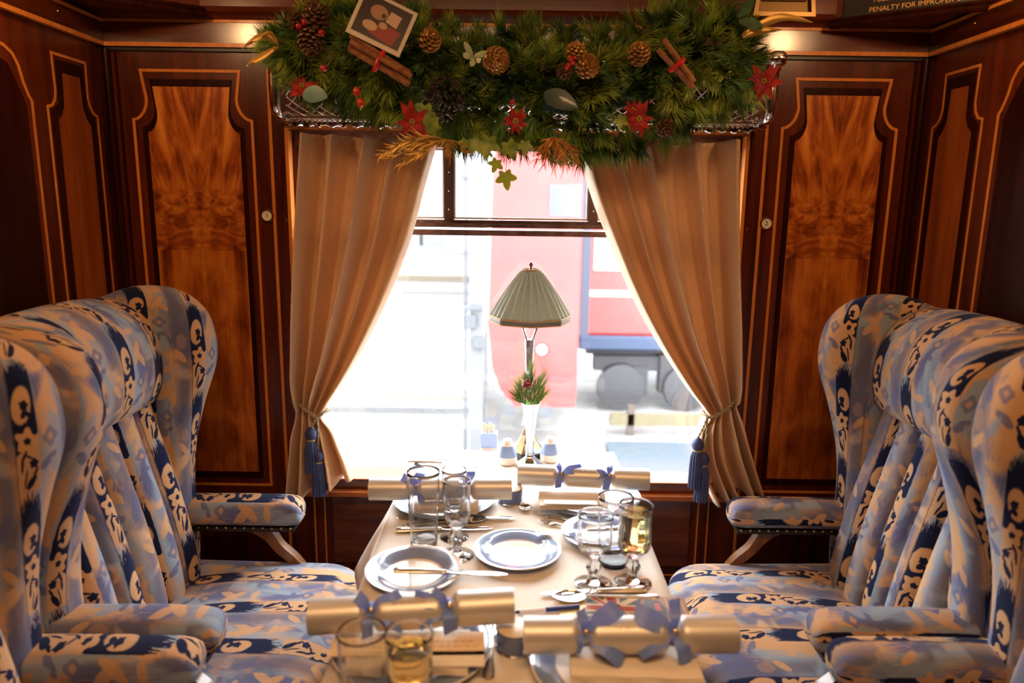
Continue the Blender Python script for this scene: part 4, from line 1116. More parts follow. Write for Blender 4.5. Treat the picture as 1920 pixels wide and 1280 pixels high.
def bandr(z,hh,off,mt,nm,R0,k=.9):
    rg=[]
    for (dr,dz) in ((0,-hh),(off,-hh*.8),(off,hh*.8),(0,hh),(-.0015,hh),(-.0015,-hh)):
        rg.append([((R0*hexr(a,k)+dr)*math.cos(a),(R0*hexr(a,k)+dr)*math.sin(a),z+dz) for a in [2*PI*q/64 for q in range(64)]])
    return G().loft(rg,caps=False,loop=True).build(nm,mt,lp,smooth=40)
bandr(zr+.012,.0025,.002,TRIM,'braid_trim',rb+.001); bandr(zr+.006,.0065,.001,cloth('shade_band',(.22,.24,.24),.25),'lower_band',rb+.001); bandr(zr-.001,.0022,.002,TRIM,'braid_trim',rb+.001)
bandr(zt,.003,.0015,TRIM,'braid_trim',rt+.001,0)
G().lathe([(0,zt-.006),(.010,zt-.004),(.004,zt+.004),(.0035,zt+.010),(.007,zt+.014),(.004,zt+.019),(0,zt+.022)],n=14).build('finial',mat('finial',(.2,.08,.06),.3,.6),lp)
# ================================================================== luggage rack
Y0,Y1=1.955,1.855           # rear rail (low, at the wall) and front rail (higher)
zb=P(960,225,1,Y0).z; zf=P(960,104,1,Y1).z
xa,xb=P(535,226,1,Y0).x,P(1424,232,1,Y0).x
rk=thing('luggage_rack','chrome lattice luggage rack above the window, mostly hidden by the garland','luggage rack',(0,2.0,zb))
O=lambda x,y,z:Vector((x,y-2.0,z-zb))
G().tube([O(xa,Y0,zb),O(xb,Y0,zb)],.011,14).build('rear_rail',CHROME,rk)
g=G(); n_=90
for k in range(n_):
    x=xa+.02+(xb-xa-.04)*k/n_; g.box(O(x,Y0-.013,zb-.011),(.006,.004,.007))
g.build('beaded_edge',SILVERB,rk,smooth=0)
g=G()
pts=[O(xa+.01+(xb-xa-.02)*i/200,Y0-.006+.004*math.sin(i*1.2),zb-.021+.003*math.cos(i*1.2)) for i in range(201)]; g.tube(pts,.0035,6); g.build('rope_moulding',CHROME,rk)
G().tube([O(xa,Y1,zf),O(xb,Y1,zf)],.013,14).build('front_rail',CHROME,rk)
for x,s_ in ((xa,-1),(xb,1)):
    pts=spline([O(x,Y0-.005,zb),O(x,Y0-.07,zb+.008),O(x,(Y0+Y1)/2-.03,zb+(zf-zb)*.35),O(x,Y1+.02,zf-.03),O(x,Y1,zf)],5)
    b_=G().tube(pts,.013,12); b_=b_.build('end_bracket',CHROME,rk)
    G().lathe([(0,-.02),(.014,-.018),(.019,-.010),(.019,.010),(.014,.018),(0,.02)],O(x,Y1,zf),18,rot=Matrix.Rotation(PI/2,3,'Y')).build('cap',CHROME,b_)
    G().lathe([(0,-.02),(.016,-.016),(.018,0),(.016,.016),(0,.02)],O(x,Y0,zb),18,rot=Matrix.Rotation(PI/2,3,'Y')).build('cap',CHROME,b_)
    xo=x+s_*.035; zh=P(960,110,1,1.94).z
    g=G().tube([O(x,Y1+.05,zf-.01),O(xo-s_*.005,Y1+.07,zf-.012),O(xo,1.99,zh-.02)],.005,8); g.tube([O(xo,1.975,zh-.025),O(xo,1.975,zh+.02)],.006,8); g.build('wall_stay',CHROME,rk)
def onrack(x,t): # t 0 rear..1 front along the curved basket
    return O(x,Y0+(Y1-Y0)*t,zb+(zf-zb)*t**1.6)
g=G()
nx=44
for k in range(-6,nx):
    for s_ in (1,-1):
        pts=[]
        for i in range(9):
            t=i/8; x=xa+.02+(xb-xa-.04)*(k+(t*6 if s_>0 else 6-t*6))/nx
            if xa<x<xb: pts.append(onrack(x,t)+Vector((0,0,.001*s_)))
        if len(pts)>2: g.tube(pts,.0022,4)
g.build('lattice',CHROME,rk)
# ================================================================== garland
GY=1.80
TOP=[(505,75),(540,35),(590,12),(640,0),(700,10),(800,12),(850,45),(905,52),(960,32),(1020,52),(1080,62),(1150,45),(1210,25),(1270,8),(1330,5),(1385,25),(1415,70),(1420,120)]
BOT=[(505,90),(540,165),(600,195),(680,205),(740,235),(800,245),(860,275),(940,280),(1000,285),(1060,298),(1120,300),(1200,285),(1260,268),(1310,230),(1360,210),(1400,200),(1420,160)]
def interp(L,x):
    for a,b in zip(L,L[1:]):
        if a[0]<=x<=b[0]: return a[1]+(b[1]-a[1])*(x-a[0])/(b[0]-a[0])
    return L[0][1] if x<L[0][0] else L[-1][1]
rnd=random.Random(21)
gc=P(960,150,1,GY)
gl=thing('pine_garland','thick green artificial pine garland laid along the luggage rack above the window','garland',(0,GY,gc.z))
PINE=noisy('pine_foliage',(.045,.105,.012),(.42,.52,.085),11,rough=.5,lo=.40,hi=.62)
PINE2=noisy('pine_foliage_bluish',(.03,.10,.025),(.23,.40,.11),11,rough=.5,lo=.40,hi=.62)
gs=[G(),G()]
tips=G()
def gpos(px,py,depth):  # depth 0 = front of the roll, 1 = rear
    return P(px,py,1,1.66+.19*depth)
cnt=0
while cnt<900:
    px=rnd.uniform(503,1422); a=interp(TOP,px); b_=interp(BOT,px)
    py=rnd.uniform(a,b_); f=(py-a)/(b_-a)*2-1
    # keep the rack's lower left and lower right ends clear
    surf=1-math.sqrt(max(0,1-f*f))           # roll bulges toward the room in its middle
    depth=.05+.65*surf+rnd.uniform(0,.28)
    pp=gpos(px,py,depth); c=Vector((pp.x,pp.y-GY,pp.z-gc.z))
    out=Vector((rnd.uniform(-.8,.8),-1+depth*.9,-f*1.0+rnd.uniform(-.6,.5)))
    if px<560: out.x-=.5
    if px>1380: out.x+=.5
    L=rnd.uniform(.035,.07); out.normalize()
    back=.4
    sprig(gs[0 if rnd.random()<.65 else 1],c-out*L*.9,out,L,rnd.randint(50,70),rnd.uniform(.032,.046),rnd,.0011,.7)
    cnt+=1
for g,m_ in zip(gs,(PINE,PINE2)): g.build('pine_branches',m_,gl,smooth=0)
# dark core twigs of the garland
g=G()
cl_=[]
for i in range(31):
    px=515+(1412-515)*i/30; py=(interp(TOP,px)+interp(BOT,px))/2; p=gpos(px,py,.75); cl_.append(Vector((p.x,p.y-GY,p.z-gc.z)))
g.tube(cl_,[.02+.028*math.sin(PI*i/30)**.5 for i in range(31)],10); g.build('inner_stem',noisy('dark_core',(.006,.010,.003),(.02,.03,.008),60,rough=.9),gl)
# ---- ornaments
CONEB=noisy('cone_brown',(.055,.022,.008),(.20,.095,.035),90,rough=.5); CONEG=noisy('cone_gilded',(.30,.13,.025),(.62,.36,.10),70,rough=.35,metal=.35)
def cone_mesh(mt,tipm,name,label,p,r,L,axis,group='pine cones in the garland',ns=62,openk=1.):
    t=thing(name,label,'pine cone',p,0,group)
    z=Vector(axis).normalized(); q=Vector((0,0,1)).rotation_difference(z); t.rotation_euler=q.to_euler()
    g=G()
    for i in range(ns):
        f=(i+.5)/ns; a=i*2.39996; zz_=-L/2+L*f; rr_=r*math.sin(PI*(.12+.83*f**.85))**.8
        o=Vector((math.cos(a),math.sin(a),0)); u=Vector((-math.sin(a),math.cos(a),0)); up=Vector((0,0,1))
        w_=r*.25*(1.1-.5*f); d=(o*(.9*openk)+up*(.1+.8*f)).normalized(); nn=d.cross(u)
        c0=o*rr_*.25+up*zz_; c1=c0+d*rr_*.75; th=.0011
        base=[c0-u*w_*.3,c0+u*w_*.3]; mid=[c1-u*w_-d*rr_*.12,c1+u*w_-d*rr_*.12]; tip=[c1-u*w_*.45+d*.0015,c1+u*w_*.45+d*.0015]
        n=len(g.v)
        for s2 in (1,-1):
            for v in base+mid+tip: g.v.append(tuple(v+nn*th*s2*(1.8 if v in tip else 1)))
        for fa in ((0,1,3,2),(2,3,5,4),(6,8,9,7),(8,10,11,9),(4,5,11,10),(0,2,8,6),(2,4,10,8),(1,7,9,3),(3,9,11,5),(0,6,7,1)):
            g.f.append([n+k for k in fa]); g.loopuv.append(None)
    g.build('scales',mt,t,smooth=30)
    G().lathe([(0,-L/2),(r*.28,-L*.4),(r*.34,0),(r*.2,L*.38),(0,L/2)],n=10).build('core',tipm,t)
    return t
FR=-.035
def fp(px,py,d=0.0): return P(px,py,1,1.635+d)
cone_mesh(CONEB,CONEB,'pine_cone','open brown pine cone with pale tips, uppermost at the left end of the garland',fp(592,32),.031,.055,(.2,-.8,.5))
cone_mesh(CONEB,CONEB,'pine_cone','brown pine cone just below the uppermost cone at the left end',fp(584,78),.030,.056,(.1,-.5,-.8))
cone_mesh(CONEB,CONEB,'pine_cone','small frosted cone left of the two brown cones at the garland left end',fp(556,40),.020,.038,(-.3,-.8,.3),ns=50)
cone_mesh(CONEG,CONEB,'pine_cone','golden pine cone right of the pinned photo print',fp(806,76),.025,.042,(.2,-.8,.5))
cone_mesh(CONEG,CONEB,'pine_cone','golden pine cone beside the pale mistletoe leaves',fp(930,113),.030,.048,(.3,-.9,-.2),ns=80,openk=.8)
cone_mesh(CONEG,CONEB,'pine_cone','golden rosette-shaped pine cone in the middle right of the garland',fp(1100,124),.028,.036,(.2,-1,.2),ns=56)
cone_mesh(CONEG,CONEB,'pine_cone','golden pine cone above the rosette-shaped one',fp(1079,99),.023,.036,(-.1,-.5,.8))
cone_mesh(CONEB,CONEB,'pine_cone','tiny brown cone left of the red berries by the rosette cone',fp(1058,134),.017,.026,(-.4,-.8,.2),ns=40)
cone_mesh(CONEG,CONEB,'pine_cone','golden pine cone left of the right cinnamon bundle',fp(1197,102,.02),.026,.042,(-.2,-.7,.6))
cone_mesh(CONEB,CONEB,'pine_cone','small frosted cone low on the right beside the poinsettia',fp(1247,240,.02),.021,.032,(.1,-.9,-.2),ns=46)
# berries
def berry(lab,px,py,r,m_=REDB,grp='single berries in the garland',d=-.01):
    p=fp(px,py,d); t=thing('red_berry',lab,'berry',p,0,grp)
    G().ball((0,0,0),r,16,sz=1).build('fruit',m_,t); G().lathe([(0,-.0012),(.0016,-.0006),(.0006,.001),(0,.001)],(0,-r,0),8,rot=Matrix.Rotation(PI/2,3,'X')).build('blossom_end',BLACK,t)
for a in (('glossy red berry between the cones at the left end, higher one',561,49,.0078),('glossy red berry between the cones at the left end, lower one',572,42,.0075),
          ('red berry at the right edge of the lower left cone',603,62,.0075),('red berry alone below the left cones',607,128,.0075),
          ('deep red berry in the middle of the garland',961,192,.0062)): berry(*a)
for k,(px,py) in enumerate(((1070,112),(1074,118),(1066,122),(1077,108),(1063,128))):
    p=fp(px,py,-.015); tag(G().ball((0,0,0),.0052,12).build('cranberry',REDB,loc=p),('second highest','middle','second lowest','uppermost','lowest')[k]+' tiny red berry in the cluster beside the golden rosette cone','berry','cluster of tiny red berries')
# red rose hips lower left
for (px,py,l) in ((669,172,'upper orange-red rose hip above the rack rail'),(676,193,'lower orange-red rose hip above the rack rail')):
    p=fp(px,py); t=thing('rose_hip',l,'berry',p,0,'rose hips'); G().ball((0,0,0),.0085,14,sz=1.25).build('fruit',mat('hip_red',(.55,.04,.01),.2,coat=.5),t); G().lathe([(0,-.016),(.003,-.012),(.001,-.009),(0,-.009)],n=6).build('tip',mat('hip_tip',(.4,.3,.05),.5),t)
# poinsettias
PET=noisy('poinsettia_red',(.28,.006,.006),(.52,.02,.015),60,rough=.55,sheen=.3)
def poins(label,px,py,R,tilt,seed,d=-.005):
    rn=random.Random(seed); p=fp(px,py,d); t=thing('poinsettia',label,'flower',p,0,'red poinsettias'); t.rotation_euler=tilt
    g=G()
    for lay,(n,L,w_,h) in enumerate(((8,R,.19,.1),(6,R*.68,.22,.45))):
        for k in range(n):
            a=2*PI*k/n+lay*.5+rn.uniform(-.25,.25); L2=L*rn.uniform(.8,1.1)
            o=Vector((math.cos(a),0,math.sin(a))); u=Vector((-math.sin(a),0,math.cos(a))); f_=Vector((0,-1,0)); rings=[]
            dr=rn.uniform(-.3,.4)
            for i in range(7):
                q=i/6; w2=max(.0006,L2*w_*math.sin(PI*min(.985,q**.8*.97+.03))); c=o*L2*q*(1-.1*h)+f_*(h*L2*q*(1-q*.5)-dr*L2*q*q*.3)
                rings.append([c-u*w2+f_*.0012,c+f_*-.001,c+u*w2+f_*.0012,c+f_*.0006])
            g.loft(rings)
    g.build('petals',PET,t,smooth=40)
    g=G()
    for k in range(5): g.ball((.004*math.cos(k*1.25),-.005,.004*math.sin(k*1.25)),.0028,8)
    g.build('stamens',mat('stamen',(.35,.25,.03),.5),t)
poins('red poinsettia hanging low in front of the rack, above the gold spray',773,228,.045,(.1,0,.1),1,-.02)
poins('red poinsettia lying inside the left end of the rack',566,163,.038,(-.5,.2,.2),2,.04)
poins('small red poinsettia at the bottom middle of the garland',967,226,.030,(.2,.3,0),3)
poins('red poinsettia at the lower right of the garland',1198,222,.040,(.2,.6,.1),4)
poins('bright red poinsettia hanging off the right end of the garland',1434,152,.042,(.1,.2,-.5),5,.01)
poins('small dark red poinsettia half buried right of the others at the lower right',1186,206,.026,(.4,1.,.3),6,.01)
# cinnamon bundles
CIN=noisy('cinnamon_bark',(.17,.055,.016),(.36,.15,.05),70,(1,1,1),rough=.7,bmp=.4)
def stickbundle(label,a,b_,sticks,d=-.03):
    A=fp(*a,d); B=fp(*b_,d); mid=(A+B)/2; L=(B-A).length; t=thing('cinnamon_bundle',label,'cinnamon sticks',mid,0,'cinnamon stick bundles')
    t.rotation_euler=(0,-math.atan2(B.z-A.z,B.x-A.x),0)
    for k,(off,dy,sh,an) in enumerate(sticks):
        g=G(); m_=12; rings=[]; inn=[]
        for i in range(m_+1):
            x=-L/2+L*i/m_+sh; 
            c=Vector((x,dy,off+an*x)); r=.0068
            ring=[]
            for q in range(18):
                th=q/17*2*PI*1.35; r2=r*(1-.32*q/17); ring.append(c+Vector((0,math.cos(th)*r2,math.sin(th)*r2)))
            for q in range(17,-1,-1):
                th=q/17*2*PI*1.35; r2=r*(1-.32*q/17)-.0013; ring.append(c+Vector((0,math.cos(th)*r2,math.sin(th)*r2)))
            rings.append(ring)
        g.loft(rings); g.build('stick',CIN,t,smooth=50)
    offs=[s[0] for s in sticks]; c0=(max(offs)+min(offs))/2; hw=(max(offs)-min(offs))/2+.010
    G().tube([(.0+.002*math.sin(k),-.012*math.cos(2*PI*k/16)+.0,c0+hw*math.sin(2*PI*k/16)) for k in range(16)],.0048,8,loop=True).build('red_tie',mat('red_tie',(.55,.015,.01),.4),t)
stickbundle('bundle of cinnamon sticks with a red tie, below the pinned photo print',(655,80),(768,147),[(.011,0,-.004,-.03),(.003,-.010,.004,.02),(-.006,0,.002,-.01),(-.012,-.006,.006,.0)])
stickbundle('pair of cinnamon sticks with a red tie, right part of the garland',(1238,84),(1300,160),[(.007,-.004,-.004,-.06),(-.007,0,.004,.06)])
# photo print pinned in the garland
A=fp(716,42,-.03); ph=thing('photo_print','white-bordered photo print pinned in the upper left of the garland','photo',A); ph.rotation_euler=(R_(-8),R_(24),R_(4))
G().b2(-.060,.060,0,.0012,-.050,.050).build('paper',mat('print_paper',(.70,.62,.48),.5),ph,smooth=0)
G().b2(-.052,.052,-.0004,0,-.040,.043).build('picture_ground',mat('print_dark_brown',(.03,.012,.008),.35),ph,smooth=0)
def pic(poly,col,y): return G().prism(poly,y,y+.0002,1).build('picture_patch',mat('print_tone',col,.4),ph,smooth=0)
el=lambda cx,cz,a,b,n=18:[(cx+a*math.cos(2*PI*k/n),cz+b*math.sin(2*PI*k/n)) for k in range(n)]
pic([(-.02,-.03),(.035,-.038),(.045,-.005),(.02,-.002),(-.012,-.012)],(.30,.03,.02),-.0008)
pic(el(-.012,.016,.019,.015),(.42,.22,.12),-.0007); pic([(.006,.004),(.032,.0),(.034,.026),(.010,.028)],(.62,.40,.26),-.0009)
pic(el(-.020,-.016,.016,.010),(.60,.38,.2),-.0010); pic(el(.005,-.006,.009,.007),(.55,.33,.18),-.0011); pic(el(-.001,.013,.005,.005,10),(.05,.02,.01),-.0011)
# dark bead cluster
BEAD=mat('dark_bead',(.03,.012,.010),.12,coat=1); t=thing('bead_cluster','cluster of tiny dark glossy beads on wires, left of centre in the garland','beads',fp(832,185,-.01))
rn=random.Random(5); g=G()
for k in range(150):
    a=rn.uniform(0,2*PI); q=rn.random()**.5; g.ball((q*.044*math.cos(a),rn.uniform(-.03,.01)*(1.2-q),q*.046*math.sin(a)-.002),.0033,8)
o=g.build('beads',BEAD,t); o['kind']='stuff'
g=G()
for k in range(40):
    a=rn.uniform(0,2*PI); g.tube([(0,.01,.0),(.042*math.cos(a)*rn.random(),-.01,.042*math.sin(a)*rn.random())],.0006,4)
g.build('wires',BLACK,t)
# gold sprays
def spray(name,label,px,py,tips_,m_,nL,seed,w_=.0011,d=-.03,spread=.5,cat='spray',ln=.05):
    rn=random.Random(seed); o=fp(px,py,d); t=thing(name,label,cat,o); g=G(); st=G()
    for (tx,ty) in tips_:
        e=fp(tx,ty,d-.02)-o; 
        pts=spline([Vector((0,0,0)),e*.5+Vector((rn.uniform(-.008,.008),-.01,.006)),e],5); st.tube(pts,[.0016-.0001*i for i in range(len(pts))],6)
        for i in range(nL):
            f=rn.uniform(.1,1); c=pts[min(len(pts)-1,int(f*(len(pts)-1)))]; dd=e.normalized()+Vector((rn.uniform(-1,1),rn.uniform(-1,.6),rn.uniform(-1,1)))*spread
            needle(g,c,dd,rn.uniform(.5,1.1)*ln,w_,Vector((rn.uniform(-.4,.4),0,rn.uniform(-.4,.4))))
    g.build('fronds',m_,t,smooth=0); st.build('stems',m_,t); return t
spray('gold_spray','glittering gold feathery spray over the top of the left curtain',838,262,[(712,290),(728,300),(745,310),(775,300),(800,290),(735,275),(770,262),(845,290),(868,285)],GOLD,24,1,ln=.034)
spray('gold_spray','bushy copper-gold spray hanging at the bottom centre right of the garland',1038,258,[(1005,300),(1020,310),(1040,312),(1060,310),(1078,300),(1008,280),(1050,300),(1080,290)],mat('copper_spray',(.50,.22,.05),.4,.6),20,2,ln=.032)
def blade(g,pts,w_,up=Vector((0,0,1)),th=.0012):
    n=len(pts); rings=[]
    for i,p in enumerate(pts):
        q=i/(n-1); t=(pts[min(i+1,n-1)]-pts[max(i-1,0)]).normalized(); s=t.cross(Vector((0,-1,0))).normalized(); ww=w_*max(.04,math.sin(PI*min(.97,.08+q*.9)))
        rings.append([p-s*ww,p+Vector((0,-th*2,0)),p+s*ww,p+Vector((0,th,0))])
    g.loft(rings)
def bladeset(name,label,m_,sets,cat,grp=None,d=-.01):
    o=fp(*sets[0][0][0],d); t=thing(name,label,cat,o,0,grp)
    for pts,w_ in sets:
        g=G(); blade(g,spline([fp(px,py,d-.01*i)-o for i,(px,py) in enumerate(pts)],5),w_); g.build('leaf',m_,t,smooth=50)
    return t
GLF=mat('gilded_leaf',(.55,.33,.08),.3,.6)
bladeset('gold_leaf_spray','long curved gold leaves sticking out of the left end of the garland',GLF,[([(522,84),(500,68),(480,72),(455,90)],.007),([(522,88),(500,100),(480,112),(462,124)],.007),([(520,80),(505,62),(490,70)],.005)],'leaf spray','gilded leaf sprays')
bladeset('gold_leaf_spray','long curved gold leaves sticking out of the right end of the garland',GLF,[([(1392,66),(1430,45),(1470,32),(1524,42)],.009),([(1392,70),(1425,58),(1465,56)],.007),([(1395,62),(1440,40),(1498,30)],.007)],'leaf spray','gilded leaf sprays')
GRL=noisy('eucalyptus_green',(.03,.08,.03),(.08,.16,.05),40,rough=.45)
bladeset('green_leaf_spray','plain dark green leaves at the upper right end of the garland',GRL,[([(1382,32),(1395,20),(1405,8),(1414,-6)],.010),([(1385,40),(1405,42),(1422,50),(1430,54)],.011)],'leaf spray')
FROST=mat('frosted_leaf',(.16,.30,.26),.35,coat=.4); FROST2=mat('smoky_leaf',(.05,.08,.075),.35,coat=.3)
bladeset('frosted_leaf','pale turquoise frosted leaf behind the rack rail at the left',FROST,[([(568,182),(590,176),(614,182)],.018)],'leaf',d=.02)
bladeset('smoky_leaf','smoky grey-green leaf in the middle right of the garland',FROST2,[([(1020,176),(1050,186),(1084,204)],.021)],'leaf')
# ivy
IVY=noisy('ivy_green',(.10,.17,.02),(.32,.40,.07),40,rough=.45); IVYL=cloth('ivy_yellow_green',(.46,.52,.07),.6,.45,.1,(.66,.66,.18))
def ivy_leaf(g,c,R,ang,tilt,seed=0):
    n=40; rot=Matrix.Rotation(tilt,3,'X')@Matrix.Rotation(ang,3,'Y'); ring=[]
    for k in range(n):
        a=2*PI*k/n; aa=math.degrees(a if a<=PI else 2*PI-a); K=((0,1.08),(36,.50),(70,.92),(106,.46),(140,.66),(165,.42),(180,.30)); r=R*next(p[1]+(q[1]-p[1])*(aa-p[0])/(q[0]-p[0]) for p,q in zip(K,K[1:]) if p[0]<=aa<=q[0]+1e-6); 
        ring.append((r*math.sin(a),r*math.cos(a)))
    def L(x,z,y): return tuple(c+rot@Vector((x,y+.12*abs(x)-.1*R*(z/R)**2,-z)))
    b=len(g.v)
    for s2 in (0,1):
        g.v.append(L(0,0,s2*.0008))
        for x,z in ring: g.v.append(L(x*.5,z*.5,s2*.0008))
        for x,z in ring: g.v.append(L(x,z,s2*.0008))
    m_=2*n+1
    for k in range(n):
        k2=(k+1)%n
        for s2 in (0,1):
            o=b+s2*m_; g.f.append([o,o+1+k,o+1+k2]); g.f.append([o+1+k,o+1+n+k,o+1+n+k2,o+1+k2]); g.loopuv+=[None,None]
        g.f.append([b+1+n+k,b+1+n+k2,b+m_+1+n+k2,b+m_+1+n+k]); g.loopuv.append(None)
def ivy(name,label,leaves,m_,grp='ivy leaves in the garland',d=-.02,stem=None):
    o=fp(leaves[0][0],leaves[0][1],d); t=thing(name,label,'ivy',o,0,grp)
    for k,(px,py,R,ang) in enumerate(leaves):
        g=G(); ivy_leaf(g,fp(px,py,d)-o,R,R_(ang),.2*math.sin(k*2),k); g.build('leaf',m_,t,smooth=60)
    if stem: G().tube([fp(x,y,d)-o for x,y in stem],.0008,6).build('stem',mat('ivy_stem',(.35,.12,.06),.5),t)
ivy('ivy_tendril','two yellow-green ivy leaves dangling against the bright window',[(930,306,.022,20),(948,331,.029,-10)],IVYL,stem=[(935,285),(950,292),(950,312),(947,325)])
ivy('ivy_cluster','olive ivy leaves along the bottom centre of the garland',[(915,268,.034,10),(955,275,.030,-25),(893,270,.026,40),(985,272,.022,0),(872,268,.02,20)],IVY)
ivy('ivy_cluster','large folded olive ivy leaf above the low poinsettia',[(800,213,.036,60),(812,240,.028,130)],IVY)
ivy('ivy_cluster','small leaf under the lower right poinsettia of the garland',[(1165,225,.020,10)],IVY)
# mistletoe
MIS=mat('mistletoe_leaf',(.42,.50,.28),.5); o=fp(886,108,-.025); t=thing('mistletoe_sprig','pale green mistletoe sprig with a cream berry in the garland','sprig',o)
for (px,py,a) in ((877,90,(870,78)),(902,102,(912,96)),(886,118,(882,124)),(874,104,(868,100))):
    g=G(); blade(g,spline([Vector((0,0,0)),fp(px,py,-.035)-o,fp(*a,-.04)-o],4),.0065); g.build('leaf',MIS,t,smooth=50)
G().ball(fp(897,114,-.035)-o,.0045,12).build('berry',mat('cream_berry',(.75,.65,.45),.3),t)
# ================================================================== beyond the window
def om(name,col,r=.7,**k): return mat(name,col,r,**k)
GND=noisy('pale_ballast',(.09,.09,.09),(.13,.13,.125),3,rough=.9)
ground=struct(G().b2(-40,40,2.6,60,-1.30,-1.25).build('ground',GND,smooth=0))
RED=noisy('carriage_red',(.20,.016,.014),(.25,.022,.019),2,rough=.5); BLU=om('solebar_blue',(.014,.026,.055)); OFFW=om('cream_stripe',(.30,.27,.24)); DG=om('underframe_grey',(.018,.018,.021))
YC=9.0; c0=P(1088,640,1,YC); zbt=P(1088,655,1,YC).z
co=thing('passenger_carriage','red railway carriage with a blue underframe and cream stripe outside, right of the lamp','railway carriage',(c0.x,YC,0))
L=9.0; zs=lambda py:P(1180,py,1,YC).z
G().rbox(0,L,0,2.6,zs(632),2.7,.05).build('body',RED,co,smooth=0)
G().rbox(-.02,L,-.03,2.6,zbt,zs(630),.02).build('solebar',BLU,co,smooth=0)
G().b2(.02,L,-.012,0,zs(556),zs(545)).build('stripe',OFFW,co,smooth=0)
G().b2(-.015,.10,-.015,0,zs(630),2.6).build('corner_pillar',om('pillar_blue_grey',(.03,.036,.055)),co,smooth=0)
wx=[P(px,480,1,YC).x-c0.x for px in (1116,1168)]
for k in range(4):
    xo=k*1.3; f_=G().ribbon([(wx[0]+xo,zs(505)),(wx[1]+xo,zs(505)),(wx[1]+xo,zs(440)),(wx[0]+xo,zs(440))],.03,-.02,0,1,closed=True).build('window_surround',OFFW,co,smooth=0)
    G().b2(wx[0]+xo,wx[1]+xo,-.006,0,zs(505),zs(440)).build('window_glass',om('far_window',(.03,.033,.04),.2),co,smooth=0)
bg_=G().b2(.2,2.6,.15,.35,zs(700),zs(672)); bg_.b2(.55,.9,.1,.3,zs(745),zs(690)); bg_.b2(1.7,2.0,.1,.3,zs(745),zs(690)); bg_.b2(1.05,1.45,.1,.3,zs(740),zs(668)); bg_.b2(.1,8.9,.25,.35,zs(672),zs(655))
bg_.build('bogie_frame',DG,co,smooth=0)
for px in (1165,1290):
    wxx=P(px,728,1,YC).x-c0.x; rot=Matrix.Rotation(PI/2,3,'X')
    w1=G().lathe([(0,0),(.06,0),(.08,.02),(.20,.015),(.25,.0),(.30,.0),(.31,.03),(.30,.12),(0,.12)],(wxx,.16,zs(728)),32,rot=rot).build('wheel',om('wheel_steel',(.025,.025,.028),.4),co)
    G().lathe([(0,-.05),(.07,-.05),(.09,0),(0,0)],(wxx,.1,zs(728)),16,rot=rot).build('axle_box',om('axle_box',(.04,.04,.04)),w1)
YL=7.6; a=P(915,600,1,YL); b2_=P(1086,600,1,YL); zl=lambda py:P(1000,py,1,YL).z
lo=thing('locomotive','dull red locomotive front with a round headlamp outside, behind the table lamp','locomotive',(a.x,YL,0))
W=b2_.x-a.x
pf=[(0,zl(610)),(.05*1,zl(690)),(.14,zl(730)),(.30,zl(762)),(W-.02,zl(762)),(W,zl(700)),(W,2.6),(.08,2.6),(.03,1.6)]
G().prism(pf,0,2.5,1).build('nose',RED,lo,smooth=0)
rot=Matrix.Rotation(PI/2,3,'X')
hx=P(1016,655,1,YL).x-a.x
G().lathe([(0,.03),(.05,.035),(.058,.02),(.06,0)],(hx,0,zl(655)),24,rot=rot).build('headlamp',OFFW,lo)
G().lathe([(.06,0),(.066,.025),(.075,.025),(.08,0)],(hx,0,zl(655)),24,rot=rot).build('headlamp_ring',DG,lo)
G().tube([(hx-.02,-.03,zl(672)),(hx+.06,-.06,zl(690)),(hx+.03,-.05,zl(705))],.012,8).build('air_hose',om('hose_red',(.10,.015,.015)),lo)
G().b2(hx-.35,hx+.28,-.02,0,zl(712),zl(700)).build('buffer_beam',om('beam_red',(.12,.02,.02)),lo,smooth=0)
wx0=P(1030,370,1,YL).x-a.x; G().b2(wx0,wx0+.33,-.01,0,zl(405),zl(345)).build('cab_window',om('cab_window',(.05,.055,.065),.2),lo,smooth=0)
G().b2(.1,W-.1,-.012,0,zl(285),zl(275)).build('roof_line',om('roof_red',(.12,.018,.018)),lo,smooth=0)
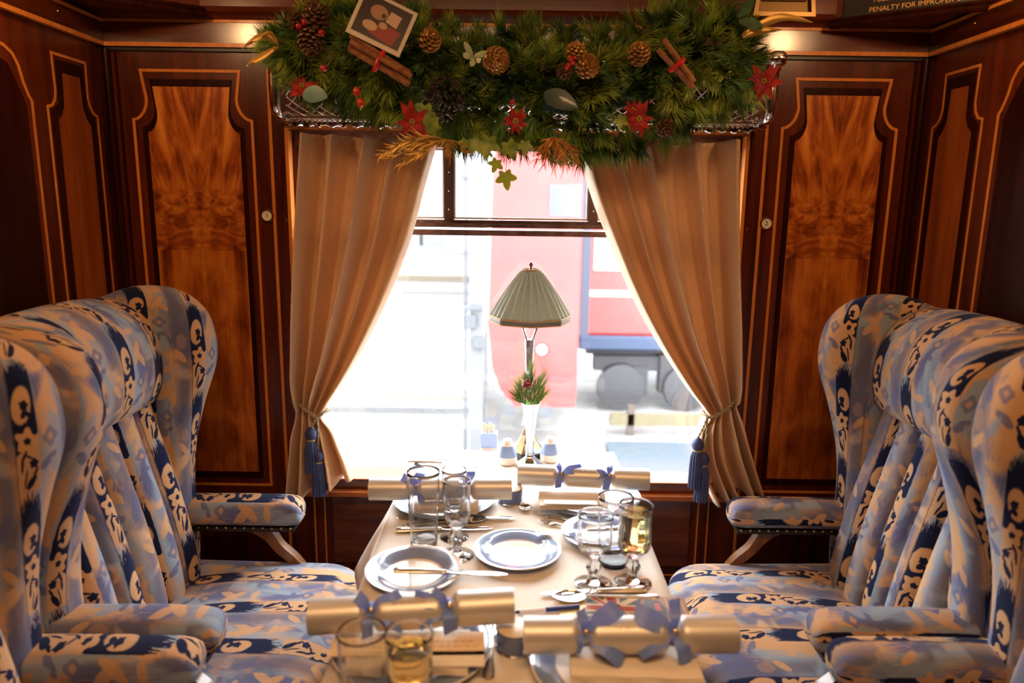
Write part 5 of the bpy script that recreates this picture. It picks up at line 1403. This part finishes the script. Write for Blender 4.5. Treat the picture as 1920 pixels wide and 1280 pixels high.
# column with equipment
YP=6.4; px_=P(892,500,1,YP); po_=thing('platform_column','pale grey platform column with pipes and boxes outside, left of the table lamp','column',(px_.x,YP,-1.25))
PG=om('column_grey',(.05,.052,.055)); PG2=om('pipe_grey',(.03,.033,.037))
G().b2(-.05,.07,-.05,.05,0,4.2).build('shaft',PG,po_,smooth=0)
for x in (-.10,-.078,.10): G().tube([(x,-.03,0),(x,-.03,4.2)],.009,8).build('pipe',PG2,po_)
zc_=lambda py:P(892,py,1,YP).z+1.25
for (x,py,w_,h_) in ((-.04,600,.10,.12),(.04,640,.12,.10),(-.02,575,.16,.04),(-.09,330,.07,.05)): G().rbox(x-w_/2,x+w_/2,-.10,-.05,zc_(py)-h_/2,zc_(py)+h_/2,.005).build('junction_box',PG2,po_,smooth=0)
# opposite platform, its edge and the station building
YE=6.9; ze=P(760,745,1,YE).z
pf_=G().b2(-9,a.x-.15,YE,13.5,-1.25,ze); pfo=struct(pf_.build('opposite_platform',om('platform_grey',(.12,.12,.118)),smooth=0))
G().b2(-9,a.x-.15,YE-.02,YE+.30,ze,ze+.02).build('edge_stripe',om('edge_yellow',(.08,.065,.04)),pfo,smooth=0)
G().b2(-9,a.x-.15,YE-.015,YE,ze-.16,ze-.10).build('edge_dark_course',om('course_grey',(.04,.04,.042)),pfo,smooth=0)  # darker grey course a little below the platform edge
YB_=13.4; bl=thing('station_building','pale station building with yellowish string courses outside, left of the lamp','building',(-3.6,YB_,ze))
G().rbox(-3.2,3.0,0,4,0,6,.02).build('wall',om('building_white',(.16,.158,.15)),bl,smooth=0)
zq=lambda py:P(760,py,1,YB_).z-ze
for (py,h_,cc) in ((520,.10,(.055,.045,.028)),(545,.05,(.09,.09,.09)),(610,.16,(.06,.05,.035)),(640,.06,(.09,.085,.08)),(470,.05,(.10,.10,.10)),(575,.04,(.10,.10,.09))):
    G().b2(-3.2,3.0,-.05,0,zq(py)-h_/2,zq(py)+h_/2).build('string_course',om('course',cc),bl,smooth=0)
for px in (770,730,810):
    xw=P(px,440,1,YB_).x+3.6; G().b2(xw-.22,xw+.22,-.02,0,zq(460),zq(430)).build('window',om('pale_window',(.04,.045,.052),.3),bl,smooth=0)
# blue-grey platform paving close by on the right
G().b2(1.05,9,5.0,7.7,-1.25,-1.2).build('near_paving',om('paving_blue',(.022,.036,.045)),ground,smooth=0)
nw=thing('barrier_boards','low pale yellow barrier boards outside, right of the table','barrier',(2.05,8.05,-1.25))
G().b2(-.9,4,0,.06,.12,.26).build('board',om('board_yellow',(.07,.058,.03)),nw,smooth=0)
for x in (-.7,.6,1.9,3.2): G().b2(x,x+.08,.0,.07,0,.36).build('post',om('board_post',(.04,.03,.022)),nw,smooth=0)
